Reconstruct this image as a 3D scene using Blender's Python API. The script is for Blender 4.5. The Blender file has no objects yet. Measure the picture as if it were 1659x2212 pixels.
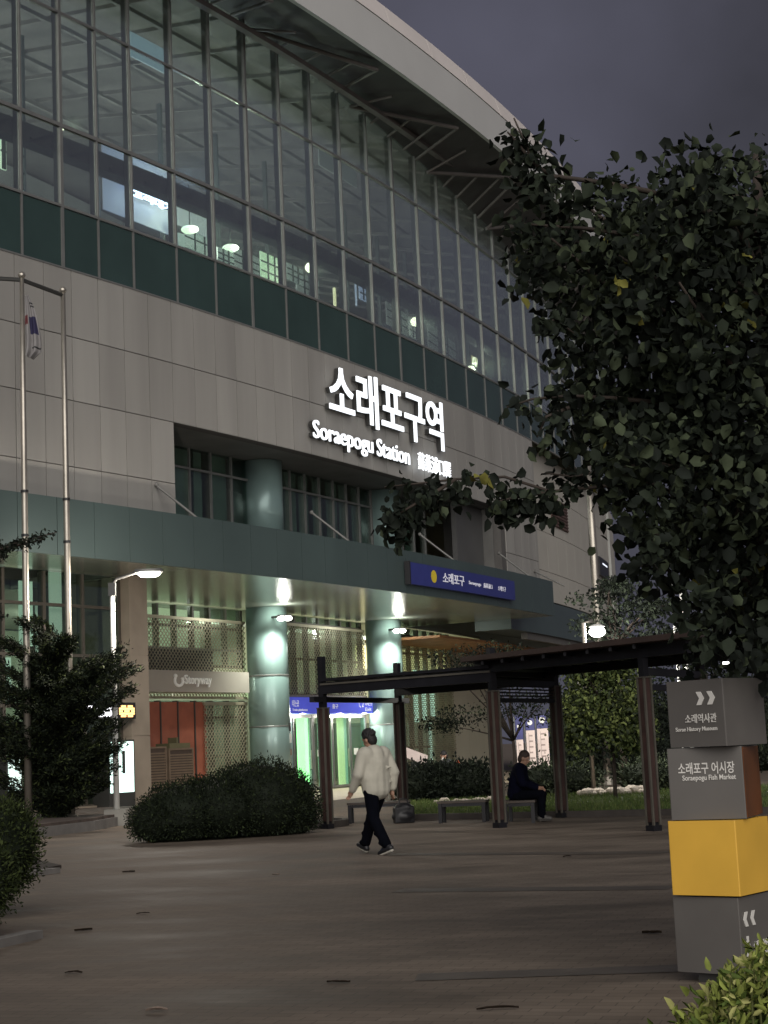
import bpy, bmesh, math, random
import numpy as np
from mathutils import Vector, Matrix
R_ = math.radians
random.seed(7); rng = np.random.default_rng(7)
scene = bpy.context.scene
COL = scene.collection

# ---------------------------------------------------------------- camera
# picture units: 1659 x 2212, focal length 3500 units, eye height 1.5 m
PW, PH, PF, EYE = 1659.0, 2212.0, 3500.0, 1.5
ROLL = 0.045
TILT = math.atan(507 * math.cos(ROLL) / PF)
_f = Vector((0, math.cos(TILT), math.sin(TILT)))
_u0 = Vector((0, -math.sin(TILT), math.cos(TILT))); _r0 = Vector((1, 0, 0))
_r = math.cos(ROLL) * _r0 - math.sin(ROLL) * _u0
_u = math.sin(ROLL) * _r0 + math.cos(ROLL) * _u0
CAMP = Vector((0, 0, EYE))
cam = bpy.data.cameras.new('camera'); camo = bpy.data.objects.new('camera', cam); COL.objects.link(camo)
camo.matrix_world = Matrix(((_r.x, _u.x, -_f.x, 0), (_r.y, _u.y, -_f.y, 0), (_r.z, _u.z, -_f.z, EYE), (0, 0, 0, 1)))
cam.sensor_fit = 'HORIZONTAL'; cam.sensor_width = 36; cam.lens = PF / PW * 36
cam.clip_end = 2000
scene.camera = camo

# ---------------------------------------------------------------- sky, sun, exposure
world = bpy.data.worlds.new("World"); scene.world = world; world.use_nodes = True
wn = world.node_tree.nodes; wl = world.node_tree.links
bg = wn['Background']
tc = wn.new('ShaderNodeTexCoord'); nz = wn.new('ShaderNodeTexNoise'); nz.inputs['Scale'].default_value = 3.2
nz.inputs['Detail'].default_value = 5
rp = wn.new('ShaderNodeValToRGB')
rp.color_ramp.elements[0].position = .3; rp.color_ramp.elements[0].color = (.040, .040, .050, 1)
rp.color_ramp.elements[1].position = .72; rp.color_ramp.elements[1].color = (.104, .104, .142, 1)
wl.new(tc.outputs['Generated'], nz.inputs['Vector']); wl.new(nz.outputs['Fac'], rp.inputs['Fac'])
wl.new(rp.outputs['Color'], bg.inputs['Color']); bg.inputs['Strength'].default_value = 1.0
SUN_DIR = Vector((.06, -.89, .42)).normalized()
sl = bpy.data.lights.new('sun', 'SUN'); sl.energy = 2.8; sl.angle = R_(70); sl.color = (1, .955, .895)
so = bpy.data.objects.new('sun', sl); COL.objects.link(so)
so.rotation_euler = SUN_DIR.to_track_quat('Z', 'Y').to_euler()
scene.view_settings.view_transform = 'Standard'; scene.view_settings.look = 'None'
scene.view_settings.exposure = 0; scene.view_settings.gamma = 1
cy = scene.cycles
cy.max_bounces = 6; cy.diffuse_bounces = 3; cy.glossy_bounces = 3; cy.transparent_max_bounces = 16; cy.transmission_bounces = 4
cy.caustics_reflective = False; cy.caustics_refractive = False
cy.sample_clamp_indirect = 2.0; cy.use_denoising = True

# ---------------------------------------------------------------- geometry of the view
def ray(x, y): return _f + _r * ((x - PW / 2) / PF) + _u * ((PH / 2 - y) / PF)
def at_h(x, y, h):
    d = ray(x, y); return CAMP + d * ((h - EYE) / d.z)
def at_y(x, y, Y):
    d = ray(x, y); return CAMP + d * (Y / d.y)
# the facade is an arc in plan; s runs along it, d stands proud of it, h is height
FC = Vector((-130.10, 123.50)); FR = 146.975
PHI0 = math.atan2(39.50 - FC.y, -9.39 - FC.x)
def fac(s, d, h):
    a = PHI0 + s / FR; r = FR + d
    return Vector((FC.x + r * math.cos(a), FC.y + r * math.sin(a), h))
def fdir(s):
    a = PHI0 + s / FR
    return Vector((-math.sin(a), math.cos(a), 0)), Vector((math.cos(a), math.sin(a), 0))
def at_d(x, y, d):
    v = ray(x, y); r = FR + d
    ox, oy = CAMP.x - FC.x, CAMP.y - FC.y
    A = v.x * v.x + v.y * v.y; B = ox * v.x + oy * v.y; C = ox * ox + oy * oy - r * r
    t = (-B - math.sqrt(max(B * B - A * C, 0))) / A
    p = CAMP + v * t
    return (math.atan2(p.y - FC.y, p.x - FC.x) - PHI0) * FR, p.z
def S(x, y, d): return at_d(x, y, d)[0]
def Hh(x, y, d): return at_d(x, y, d)[1]

# ---------------------------------------------------------------- materials
MATS = {}
def mat(name, col, rough=.6, metal=0., var=.15, scale=6., bump=0., emit=None, es=0., spec=None, coat=0., stretch=None):
    if name in MATS: return MATS[name]
    m = bpy.data.materials.new(name); m.use_nodes = True
    n = m.node_tree.nodes; l = m.node_tree.links; b = n['Principled BSDF']
    b.inputs['Roughness'].default_value = rough; b.inputs['Metallic'].default_value = metal
    if spec is not None: b.inputs['Specular IOR Level'].default_value = spec
    if coat: b.inputs['Coat Weight'].default_value = coat
    t = n.new('ShaderNodeTexCoord'); z = n.new('ShaderNodeTexNoise')
    z.inputs['Scale'].default_value = scale; z.inputs['Detail'].default_value = 6
    if stretch:
        sm = n.new('ShaderNodeMapping'); sm.inputs['Scale'].default_value = stretch; l.new(t.outputs['Object'], sm.inputs[0]); l.new(sm.outputs[0], z.inputs['Vector'])
    else: l.new(t.outputs['Object'], z.inputs['Vector'])
    r = n.new('ShaderNodeValToRGB')
    r.color_ramp.elements[0].position = .3; r.color_ramp.elements[1].position = .7
    r.color_ramp.elements[0].color = (*[c * (1 - var) for c in col], 1)
    r.color_ramp.elements[1].color = (*[min(1, c * (1 + var)) for c in col], 1)
    l.new(z.outputs['Fac'], r.inputs['Fac']); l.new(r.outputs['Color'], b.inputs['Base Color'])
    if bump:
        bp = n.new('ShaderNodeBump'); bp.inputs['Strength'].default_value = bump; bp.inputs['Distance'].default_value = .02
        l.new(z.outputs['Fac'], bp.inputs['Height']); l.new(bp.outputs['Normal'], b.inputs['Normal'])
    if emit:
        b.inputs['Emission Color'].default_value = (*emit, 1); b.inputs['Emission Strength'].default_value = es
    MATS[name] = m; return m
def glass(name, tint, refl=.12, rough=.03):
    m = bpy.data.materials.new(name); m.use_nodes = True; n = m.node_tree.nodes; l = m.node_tree.links
    n.clear(); o = n.new('ShaderNodeOutputMaterial'); mx = n.new('ShaderNodeMixShader')
    tr = n.new('ShaderNodeBsdfTransparent'); tr.inputs['Color'].default_value = (*tint, 1)
    gl = n.new('ShaderNodeBsdfGlossy'); gl.inputs['Roughness'].default_value = rough
    gl.inputs['Color'].default_value = (.9, .95, .93, 1)
    lw = n.new('ShaderNodeLayerWeight'); lw.inputs['Blend'].default_value = refl
    l.new(lw.outputs['Facing'], mx.inputs[0]); l.new(tr.outputs[0], mx.inputs[1]); l.new(gl.outputs[0], mx.inputs[2])
    l.new(mx.outputs[0], o.inputs[0]); return m
def glow(name, col, s):
    return mat(name, (.8, .8, .8), .5, 0, .02, 3, 0, col, s)

# ---------------------------------------------------------------- mesh builder
class MB:
    def __init__(self): self.v = []; self.f = []; self.m = []
    def add(self, vs, fs, mi=0):
        k = len(self.v); self.v += [tuple(p) for p in vs]
        for f in fs: self.f.append(tuple(i + k for i in f)); self.m.append(mi)
        return self
    def box(self, c, s, rz=0, mi=0, M=None):
        x, y, z = s[0] / 2, s[1] / 2, s[2] / 2; c = Vector(c)
        vs = [Vector(p) for p in ((-x,-y,-z),(x,-y,-z),(x,y,-z),(-x,y,-z),(-x,-y,z),(x,-y,z),(x,y,z),(-x,y,z))]
        m = M if M is not None else Matrix.Rotation(rz, 3, 'Z')
        return self.add([c + m @ p for p in vs], [(3,2,1,0),(4,5,6,7),(0,1,5,4),(1,2,6,5),(2,3,7,6),(3,0,4,7)], mi)
    def beam(self, a, b, w, h, mi=0):           # rectangular bar from a to b
        a, b = Vector(a), Vector(b); d = b - a; L = d.length; d.normalize()
        up = Vector((0, 0, 1)) if abs(d.z) < .95 else Vector((0, 1, 0))
        sx = d.cross(up).normalized(); uz = sx.cross(d).normalized()
        M = Matrix((sx, d, uz)).transposed()
        return self.box((a + b) / 2, (w, L, h), M=M, mi=mi)
    def tube(self, pts, rad, n=8, mi=0, caps=True):
        pts = [Vector(p) for p in pts]; k = len(pts)
        rr = rad if isinstance(rad, (list, tuple)) else [rad] * k
        vs = []; fs = []; px = None
        for i, p in enumerate(pts):
            d = (pts[min(i + 1, k - 1)] - pts[max(i - 1, 0)]).normalized()
            if px is None: px = d.orthogonal().normalized()
            px = (px - d * px.dot(d)).normalized(); py = d.cross(px)
            for j in range(n):
                a = 2 * math.pi * j / n; vs.append(p + (px * math.cos(a) + py * math.sin(a)) * rr[i])
        for i in range(k - 1):
            for j in range(n):
                a, b = i * n + j, i * n + (j + 1) % n; fs.append((a, b, b + n, a + n))
        if caps: fs.append(tuple(range(n - 1, -1, -1))); fs.append(tuple((k - 1) * n + j for j in range(n)))
        return self.add(vs, fs, mi)
    def lathe(self, prof, c=(0, 0, 0), n=20, mi=0):
        c = Vector(c); vs = []; fs = []; k = len(prof)
        for r, z in prof:
            for j in range(n):
                a = 2 * math.pi * j / n; vs.append(c + Vector((r * math.cos(a), r * math.sin(a), z)))
        for i in range(k - 1):
            for j in range(n):
                a, b = i * n + j, i * n + (j + 1) % n; fs.append((a, b, b + n, a + n))
        fs.append(tuple(range(n - 1, -1, -1))); fs.append(tuple((k - 1) * n + j for j in range(n)))
        return self.add(vs, fs, mi)
    def prism(self, poly, z0, z1, mi=0):
        k = len(poly); vs = [(p[0], p[1], z0) for p in poly] + [(p[0], p[1], z1) for p in poly]
        fs = [tuple(range(k - 1, -1, -1)), tuple(range(k, 2 * k))] + [(i, (i + 1) % k, k + (i + 1) % k, k + i) for i in range(k)]
        return self.add(vs, fs, mi)
    def fbox(self, s0, s1, d0, d1, h0, h1, mi=0, step=1.6):   # box bent along the facade; h may be (left, right)
        n = max(1, int(math.ceil(abs(s1 - s0) / step))); vs = []; fs = []
        H0 = h0 if isinstance(h0, tuple) else (h0, h0); H1 = h1 if isinstance(h1, tuple) else (h1, h1)
        for i in range(n + 1):
            t = i / n; s = s0 + (s1 - s0) * t; a = H0[0] + (H0[1] - H0[0]) * t; b = H1[0] + (H1[1] - H1[0]) * t
            vs += [fac(s, d0, a), fac(s, d1, a), fac(s, d1, b), fac(s, d0, b)]
        for i in range(n):
            for j in range(4):
                a, b = i * 4 + j, i * 4 + (j + 1) % 4; fs.append((a, a + 4, b + 4, b))
        fs.append((0, 1, 2, 3)); k = n * 4; fs.append((k + 3, k + 2, k + 1, k))
        return self.add(vs, fs, mi)
    def ell(self, c, r, n=10, mi=0, M=None):
        c = Vector(c); m = n // 2 + 2; vs = []; fs = []
        for i in range(m + 1):
            th = math.pi * (i + .0) / m
            if i in (0, m):
                vs.append(Vector((0, 0, math.cos(th) * r[2]))); continue
            for j in range(n):
                a = 2 * math.pi * j / n
                vs.append(Vector((math.sin(th) * math.cos(a) * r[0], math.sin(th) * math.sin(a) * r[1], math.cos(th) * r[2])))
        if M is not None: vs = [M @ p for p in vs]
        for j in range(n): fs.append((0, 1 + j, 1 + (j + 1) % n))
        for i in range(m - 2):
            for j in range(n):
                a, b = 1 + i * n + j, 1 + i * n + (j + 1) % n; fs.append((a, a + n, b + n, b))
        L = len(vs) - 1; q = 1 + (m - 2) * n
        for j in range(n): fs.append((L, q + (j + 1) % n, q + j))
        return self.add([c + p for p in vs], fs, mi)
    def cap(self, a, b, ra, rb, n=12):            # tapered capsule
        a, b = Vector(a), Vector(b); d = b - a; L = d.length
        M = d.to_track_quat('Z', 'Y').to_matrix() if L > 1e-6 else Matrix.Identity(3)
        prof = [(ra * math.cos(t), -ra * math.sin(t)) for t in (1.5, 1.1, .6, .2)] + [(rb * math.cos(t), L + rb * math.sin(t)) for t in (.2, .6, 1.1, 1.5)]
        vs = []; fs = []
        for r, z in prof:
            for j in range(n):
                t = 2 * math.pi * j / n; vs.append(a + M @ Vector((r * math.cos(t), r * math.sin(t), z)))
        k = len(prof)
        for i in range(k - 1):
            for j in range(n):
                p, q = i * n + j, i * n + (j + 1) % n; fs.append((p, q, q + n, p + n))
        fs.append(tuple(range(n - 1, -1, -1))); fs.append(tuple((k - 1) * n + j for j in range(n)))
        return self.add(vs, fs)
    def build(self, name, m, parent=None, smooth=False):
        me = bpy.data.meshes.new(name); me.from_pydata(self.v, [], self.f)
        for q in (m if isinstance(m, (list, tuple)) else [m]): me.materials.append(q)
        if any(self.m): me.polygons.foreach_set('material_index', self.m)
        if smooth: me.polygons.foreach_set('use_smooth', [True] * len(self.f))
        me.update()
        return link(name, me, parent)
def link(name, me, parent=None):
    o = bpy.data.objects.new(name, me); COL.objects.link(o)
    if parent is not None:
        o.parent = parent
        pm = Matrix.Identity(4); q = parent      # built in world space: undo the parents' place
        while q: pm = q.matrix_basis @ pm; q = q.parent
        o.matrix_basis = pm.inverted()
    return o
def empty(name, loc, label=None, cat=None, group=None, rz=0):
    o = bpy.data.objects.new(name, None); COL.objects.link(o); o.location = loc; o.rotation_euler = (0, 0, rz)
    o.empty_display_size = .2
    return tag(o, label, cat, group) if label else o
def tag(o, label=None, cat=None, group=None, kind=None):
    if label: o['label'] = label
    if cat: o['category'] = cat
    if group: o['group'] = group
    if kind: o['kind'] = kind
    return o
def part(o, label): o['label'] = label; return o
def copy_tree(o, parent=None):
    c = o.copy(); COL.objects.link(c)
    if parent: c.parent = parent
    for ch in list(o.children): copy_tree(ch, c)
    return c
def evaluated(o, name):
    dg = bpy.context.evaluated_depsgraph_get(); me = bpy.data.meshes.new_from_object(o.evaluated_get(dg)); me.name = name; return me
def text_raw(s, bold=.0, ext=.02, spacing=1.):
    c = bpy.data.curves.new('lettering', 'FONT'); c.body = s; c.size = 1; c.extrude = ext; c.offset = bold; c.space_character = spacing
    c.resolution_u = 4
    o = bpy.data.objects.new('lettering', c); COL.objects.link(o)
    bpy.context.view_layer.update(); me = evaluated(o, 'lettering')
    v = np.zeros(len(me.vertices) * 3); me.vertices.foreach_get('co', v); v = v.reshape(-1, 3)
    f = [tuple(p.vertices) for p in me.polygons]
    bpy.data.objects.remove(o); bpy.data.curves.remove(c); bpy.data.meshes.remove(me)
    return v, f
def text_on_facade(s, box, d, name, m, parent=None, bold=.0, depth=.1):
    v, f = text_raw(s, bold); s0, s1, h0, h1 = box
    mn, mx = v.min(0), v.max(0); q = (v - mn) / (mx - mn)
    b = MB(); b.add([fac(s0 + p[0] * (s1 - s0), d + p[2] * depth, h0 + p[1] * (h1 - h0)) for p in q], f)
    return b.build(name, m, parent)
def text_flat(s, o, ax, up, w, h, name, m, parent=None, bold=0., depth=.006, b=None):
    """letters in a box w x h whose lower left corner is o"""
    v, f = text_raw(s, bold); mn, mx = v.min(0), v.max(0); q = (v - mn) / (mx - mn)
    ax, up = Vector(ax), Vector(up); nr = ax.cross(up)
    bb = b or MB(); bb.add([Vector(o) + ax * (p[0] * w) + up * (p[1] * h) + nr * (p[2] * depth) for p in q], f)
    return bb if b else bb.build(name, m, parent)

# leaves: n blades given by base points, directions, lengths
def leaf_mesh(B, D, L, wid=.55, fold=.25, rnd=True, curl=.15):
    n = len(B); D = D / np.linalg.norm(D, axis=1)[:, None]
    a = rng.normal(size=(n, 3)); sx = np.cross(D, a); sx /= np.linalg.norm(sx, axis=1)[:, None]
    nn = np.cross(sx, D); L = L[:, None]
    if rnd:
        off = [(0, 0, 0), (.28, .5, fold), (.68, .42, fold), (1, 0, -curl), (.68, -.42, fold), (.28, -.5, fold)]
        V = np.stack([B + D * L * u + sx * L * wid * w + nn * L * z * .5 for u, w, z in off], 1).reshape(-1, 3)
        k = np.arange(n)[:, None] * 6; F = np.concatenate([k + [0, 1, 2, 3], k + [0, 3, 4, 5]], 1).reshape(-1, 4)
        return V, F, 2
    off = [(0, 0, 0), (.5, .5, fold), (1, 0, 0), (.5, -.5, fold)]
    V = np.stack([B + D * L * u + sx * L * wid * w + nn * L * z * .5 for u, w, z in off], 1).reshape(-1, 3)
    k = np.arange(n)[:, None] * 4; F = (k + [0, 1, 2, 3])
    return V, F, 1
def np_mesh(name, V, F, mats, mi, parent=None):
    me = bpy.data.meshes.new(name); me.vertices.add(len(V)); me.vertices.foreach_set('co', np.asarray(V, dtype=np.float32).ravel())
    k = F.shape[1]; me.loops.add(F.size); me.loops.foreach_set('vertex_index', F.astype(np.int32).ravel())
    me.polygons.add(len(F)); me.polygons.foreach_set('loop_start', np.arange(0, F.size, k, dtype=np.int32))
    for m in mats: me.materials.append(m)
    me.polygons.foreach_set('material_index', np.asarray(mi, dtype=np.int32)); me.update(calc_edges=True); me.validate()
    return link(name, me, parent)
# ================================================================ materials in use
M = dict(
 wall=mat('wall_panel', (.300, .290, .270), .5, 0, .10, 1.0, 0, stretch=(1.2, 1.2, .12)),
 wallback=mat('wall_joint', (.10, .095, .09), .8, 0, .1, 2),
 wall2=mat('side_wall_panel', (.44, .42, .37), .5, 0, .07, .5),  # paler and warmer than the main wall, lamp light put into the colour
 spandrel=mat('spandrel', (.034, .060, .056), .22, 0, .12, .6),
 alu=mat('aluminium', (.20, .203, .197), .4, .3, .08, 3),
 aludark=mat('dark_frame', (.045, .045, .043), .45, .2, .1, 3),
 roofw=mat('roof_panel', (.64, .59, .565), .5, 0, .06, .35),
 roofu=mat('roof_fascia', (.50, .50, .49), .5, 0, .05, .35),
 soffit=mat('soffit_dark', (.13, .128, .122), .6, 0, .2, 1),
 truss=mat('truss_steel', (.15, .138, .13), .55, .2, .15, 2),
 canopy=mat('canopy_panel', (.062, .088, .086), .38, .15, .08, .5),
 csoff=mat('canopy_soffit', (.42, .45, .40), .22, .55, .06, .4),
 column=mat('column_cladding', (.23, .33, .32), .32, .25, .06, .8),
 pier=mat('stone_pier', (.25, .21, .165), .6, 0, .12, 1.5, .1),
 steel=mat('brushed_steel', (.40, .37, .32), .36, .8, .1, 4),
 lattice=mat('lattice_steel', (.36, .32, .24), .4, .5, .12, 3),
 white=mat('white_paint', (.75, .75, .72), .4, 0, .05, 3),
 black=mat('black_paint', (.012, .012, .014), .45, 0, .2, 3),
 blue=mat('sign_blue', (.03, .037, .17), .35, 0, .08, 2, 0, (.03, .04, .30), .03),
 orangew=mat('orange_panel', (.25, .075, .045), .5, 0, .2, 1.5),
 letterw=mat('letter_white', (.8, .8, .78), .5, 0, .02, 2),
)
GL = glass('curtain_glass', (.84, .88, .86), .42, .16)
GL2 = glass('lower_glass', (.72, .80, .76), .12, .03)
GLOWW = glow('lamp_white', (1, .98, .9), 14)
GLOWL = glow('letter_glow', (.88, .94, 1), 1.25)
GLOWB = glow('led_blue', (.6, .75, 1), 7)
GLOWG = glow('lit_green', (.33, .62, .45), .42)
GLOWO = glow('led_orange', (1, .42, .03), 2.2)

# ================================================================ station building
bld = empty('station_building', fac(15, 0, 0), 'large curved railway station with a glass front, pale panel wall and green canopy', 'building')
P = lambda mb, n, m, sm=False: mb.build(n, M[m] if isinstance(m, str) else m, bld, sm)
SL, SR = -9.0, 62.0        # the facade's ends
mull = [0.81 + 0.02, 2.27, 3.63, 5.03, 6.9, 8.72, 10.56, 12.44, 14.34, 16.22, 18.15, 20.1, 22.1, 24.06, 26.1, 28.15, 30.1]
while mull[-1] < SR: mull.append(mull[-1] + 1.95)
while mull[0] > SL: mull.insert(0, mull[0] - 1.9)
HW, HB, H1, H2 = 14.4, 16.1, 18.35, 21.55
def htop(s): return 24.45 - max(s, -5) * .0 - (s - 11) * .088 if s > 11 else 24.45
def htop2(s): return max(htop(s), 21.9)
# --- upper wall: panels with open joints on a dark backing, with the recessed opening left free
OS0, OS1, OH = 6.56, 29.1, 10.85; WE = 34.0; WB = 7.3
wb = MB()
wb.fbox(SL, OS0, -.35, -.03, WB, HW); wb.fbox(OS0, OS1, -.35, -.03, OH, HW); wb.fbox(OS1, WE, -.35, -.03, WB, HW)
P(wb, 'wall_backing', 'wallback')
wp = MB(); g = .013
rows = [HW, 12.57, 10.85, 9.08, 7.3, WB]
s = OS0 - 16
edges = [OS0 + k * 1.003 for k in range(-16, 29)]
edges = [e for e in edges if SL < e < WE] + [WE]
for a, b in zip(edges[:-1], edges[1:]):
    for t, u in zip(rows[:-1], rows[1:]):
        if t <= OH + .01 and a >= OS0 - .02 and b <= OS1 + .6: continue
        wp.fbox(a + g, b - g, -.05, 0, u + g, t - g)
wv = [M['wall'], mat('wall_panel_pale', (.318, .308, .287), .5, 0, .10, 1.0, 0, stretch=(1.2, 1.2, .12)), mat('wall_panel_dim', (.280, .270, .252), .5, 0, .10, 1.0, 0, stretch=(1.2, 1.2, .12))]
for k in range(0, len(wp.f), 6): wp.m[k:k + 6] = [random.choice((0, 0, 0, 1, 2))] * len(wp.m[k:k + 6])
wp.build('wall_panels', wv, bld)
# returns and ceiling of the recessed opening, its rear glazing
RD = -2.2
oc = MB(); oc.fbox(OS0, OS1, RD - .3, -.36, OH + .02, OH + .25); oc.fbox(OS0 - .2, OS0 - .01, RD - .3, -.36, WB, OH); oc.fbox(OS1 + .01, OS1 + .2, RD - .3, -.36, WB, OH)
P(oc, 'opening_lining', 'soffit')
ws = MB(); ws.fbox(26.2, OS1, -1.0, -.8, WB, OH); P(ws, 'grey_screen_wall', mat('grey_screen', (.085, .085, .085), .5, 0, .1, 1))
for s0, s1 in ((6.6, 13.2), (14.6, 21.4), (22.9, 26.2)):
    gp = MB(); gp.fbox(s0, s1, RD - .02, RD + .02, 7.9, OH); f = gp.build('recess_window', GL2, bld)
    fr = MB()
    n = int((s1 - s0) / .95)
    for k in range(n + 1):
        x = s0 + (s1 - s0) * k / n; fr.fbox(x - .03, x + .03, RD + .025, RD + .10, 7.9, OH)
    for h in (8.35, 10.2): fr.fbox(s0, s1, RD + .024, RD + .09, h - .035, h + .035)
    fr.build('frame', M['alu'], f)
# vertical green-grey blinds behind the recess glazing
vb = MB()
for s0, s1 in ((6.6, 13.2), (14.6, 21.4), (22.9, 26.2)):
    x = s0 + .1
    while x < s1 - .7:
        if random.random() < .85: vb.fbox(x, x + random.choice((.4, .6, .75)), RD - .25, RD - .22, 7.9, OH)
        x += .95
P(vb, 'window_blind', mat('blind', (.22, .27, .24), .7, 0, .2, 1))
# --- dark green spandrel band and curtain wall
vis = [i for i in range(len(mull) - 1) if mull[i] < 52]
for i in vis:
    a, b = mull[i] + .045, mull[i + 1] - .045
    q = MB(); q.fbox(a, b, -.10, -.02, HW + .04, HB - .05); P(q, 'spandrel_panel', 'spandrel')
    for lo, hi in ((HB + .05, H1 - .05), (H1 + .05, H2 - .05), (H2 + .05, None)):
        if hi is None: hi = (htop2(a), htop2(b))
        q = MB(); q.fbox(a, b, -.055, -.04, lo, hi); P(q, 'glass_pane', GL)
for i, s in enumerate(mull):
    if s > 52: break
    w = .05 if i % 5 == 2 else .026
    q = MB(); q.fbox(s - w, s + w, -.06, .012, HW + .02, htop2(s)); f = P(q, 'mullion', 'alu')
    q = MB(); q.fbox(s - .04, s + .04, -.26, -.061, HB, htop2(s)); q.build('fin', mat('fin_grey', (.10, .098, .092), .5, 0, .1, 2), f)
tr = [(HW - .02, HW + .025), (HB - .035, HB + .035), (H1 - .05, H1 + .05), (H2 - .035, H2 + .035)]
for a, b in tr:
    q = MB(); q.fbox(SL, 52, -.058, .018, a, b); P(q, 'transom', 'alu')
q = MB(); q.fbox(SL, 52, -.9, -.45, H1 - .55, H1 - .05)
for k in range(40): q.beam(fac(SL + k * 1.5, -.35, H1 - .5), fac(SL + k * 1.5 + .75, -.35, H1 - .12), .07, .07)
P(q, 'concourse_beam', 'truss')
# --- roof edge: soffit, white fascia, and space-frame members under it
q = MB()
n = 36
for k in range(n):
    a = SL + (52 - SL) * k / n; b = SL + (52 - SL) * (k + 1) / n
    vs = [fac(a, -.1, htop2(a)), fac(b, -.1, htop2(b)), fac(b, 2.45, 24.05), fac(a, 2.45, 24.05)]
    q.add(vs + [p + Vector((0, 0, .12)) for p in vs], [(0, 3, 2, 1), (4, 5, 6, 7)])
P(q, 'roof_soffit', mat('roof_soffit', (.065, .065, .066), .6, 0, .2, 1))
q = MB()
for k in range(-1, 9):
    s0 = 3.7 + k * 6.1 - 6
    if s0 < SL or s0 > 46: continue
    a = fac(s0 + 1, .05, htop2(s0 + 1) - .25); b = fac(s0 + 5.2, 2.2, 23.8); c = fac(s0 + 6.0, .1, htop2(s0 + 6) - .2); e = fac(s0 + 1.2, 1.6, 23.75)
    q.tube([a, b], .075); q.tube([b, c], .06); q.tube([a, e], .05)
    for t in (.3, .55, .8): q.tube([a.lerp(b, t), a.lerp(c, t)], .05)
q2 = MB(); q2.fbox(SL, 52, .5, .72, 23.55, 23.72); q.add(q2.v, q2.f)
P(q, 'roof_truss', 'truss')
q = MB(); q.fbox(SL, 60, 2.46, 2.6, 23.93, 25.35); P(q, 'roof_fascia', 'roofu')
q = MB()
x = SL
while x < 60:                                  # upper, leaning panels with open joints
    a, b = x + .025, min(x + 3.05 - .025, 60)
    m_ = 3
    for j in range(m_):
        s0 = a + (b - a) * j / m_; s1 = a + (b - a) * (j + 1) / m_
        vs = [fac(s0, 2.62, 25.37), fac(s1, 2.62, 25.37), fac(s1, 2.4, 26.12), fac(s0, 2.4, 26.12)]
        q.add(vs + [p + Vector((0, 0, .03)) - (p - Vector((FC.x, FC.y, p.z))).normalized() * .06 for p in vs], [(0, 1, 2, 3), (7, 6, 5, 4), (3, 2, 6, 7), (0, 4, 5, 1), (1, 5, 6, 2), (0, 3, 7, 4)])
    x += 3.05
P(q, 'roof_edge_panels', 'roofw')
q = MB(); q.fbox(SL, 60, 2.2, 2.42, 25.3, 26.0); P(q, 'roof_edge_backing', 'wallback')
q = MB()
for k in range(24):
    a = SL + (60 - SL) * k / 24; b = SL + (60 - SL) * (k + 1) / 24
    vs = [fac(a, 2.3, 26.05), fac(b, 2.3, 26.05), fac(b, -24, 28.6), fac(a, -24, 28.6)]
    q.add(vs + [p - Vector((0, 0, .3)) for p in vs], [(0, 1, 2, 3), (7, 6, 5, 4)])
P(q, 'roof', mat('roof_metal', (.34, .33, .31), .5, 0, .15, .6))
q = MB()
for k in range(28):
    a = SL + 60 * k / 28; q.beam(fac(a, -.5, htop2(a) + .1), fac(a, -16, 26.6), .08, .14)
for d_ in (-3, -6, -9, -12): q.fbox(SL, 50, d_ - .06, d_ + .06, 24.5 + .1 * -d_, 24.65 + .1 * -d_)
P(q, 'roof_girders', mat('girder', (.35, .335, .31), .6, 0, .15, 1))
# --- inside: concourse floor, rear wall, ceiling strip
q = MB(); q.fbox(SL, 56, -20, -.12, HB - .35, HB - .06); P(q, 'concourse_floor', mat('floor_tile', (.20, .22, .21), .35, 0, .1, 2))
q = MB(); q.fbox(SL, 56, -20.2, -20, 6, 27.5); q.fbox(56, 56.2, -20, -.5, 6, 26); q.fbox(SL - .2, SL, -20, -.1, 0, 27.5); P(q, 'rear_wall', mat('inner_wall', (.40, .41, .39), .7, 0, .15, .4))
q = MB()
for k in range(17):
    s0 = SL + 1.5 + k * 3.6; q.fbox(s0, s0 + .12, -6.2, -6.05, HB, 24.3)
    if k % 2: q.fbox(s0 + .6, s0 + 2.4, -9, -8.8, HB, HB + 2.6)
for h in (16.9, 17.45): q.fbox(SL, 52, -4.6, -4.55, h - .035, h + .035)
q.fbox(SL, 52, -5.6, -5.3, 17.95, 18.2)
P(q, 'inner_partition', mat('partition', (.20, .225, .215), .5, 0, .35, .4))
# lit windows, panels and doorways inside the glass strip
def lit(s0, s1, h0, h1, d, col, es, nm='lit_window', bars=True):
    es = es * (3.1 if h1 < 6.6 else 1.6)
    q = MB(); q.fbox(s0, s1, d - .05, d, h0, h1); f = q.build(nm, glow('lit_%g_%g_%g_%g' % (*col, es), col, es), bld)
    if bars:
        b = MB()
        for k in (1, 2): x = s0 + (s1 - s0) * k / 3; b.fbox(x - .03, x + .03, d + .002, d + .04, h0, h1)
        for k in (1, 2): x = h0 + (h1 - h0) * k / 3; b.fbox(s0, s1, d + .003, d + .03, x - .025, x + .025)
        b.build('glazing_bars', M['aludark'], f)
def litpx(x0, y0, x1, y1, d, *a, **k):
    s0, h1 = at_d(x0, (y0 + y1) / 2 - (y1 - y0) / 2, d); s1, h0 = at_d(x1, (y0 + y1) / 2 + (y1 - y0) / 2, d)
    sc_, hc = at_d((x0 + x1) / 2, (y0 + y1) / 2, d); hh = abs(at_d((x0 + x1) / 2, y0, d)[1] - at_d((x0 + x1) / 2, y1, d)[1]) / 2
    lit(min(s0, s1), max(s0, s1), hc - hh, hc + hh, d, *a, **k)
litpx(563, 552, 608, 612, -3.0, (.50, .85, .45), .8)
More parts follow.
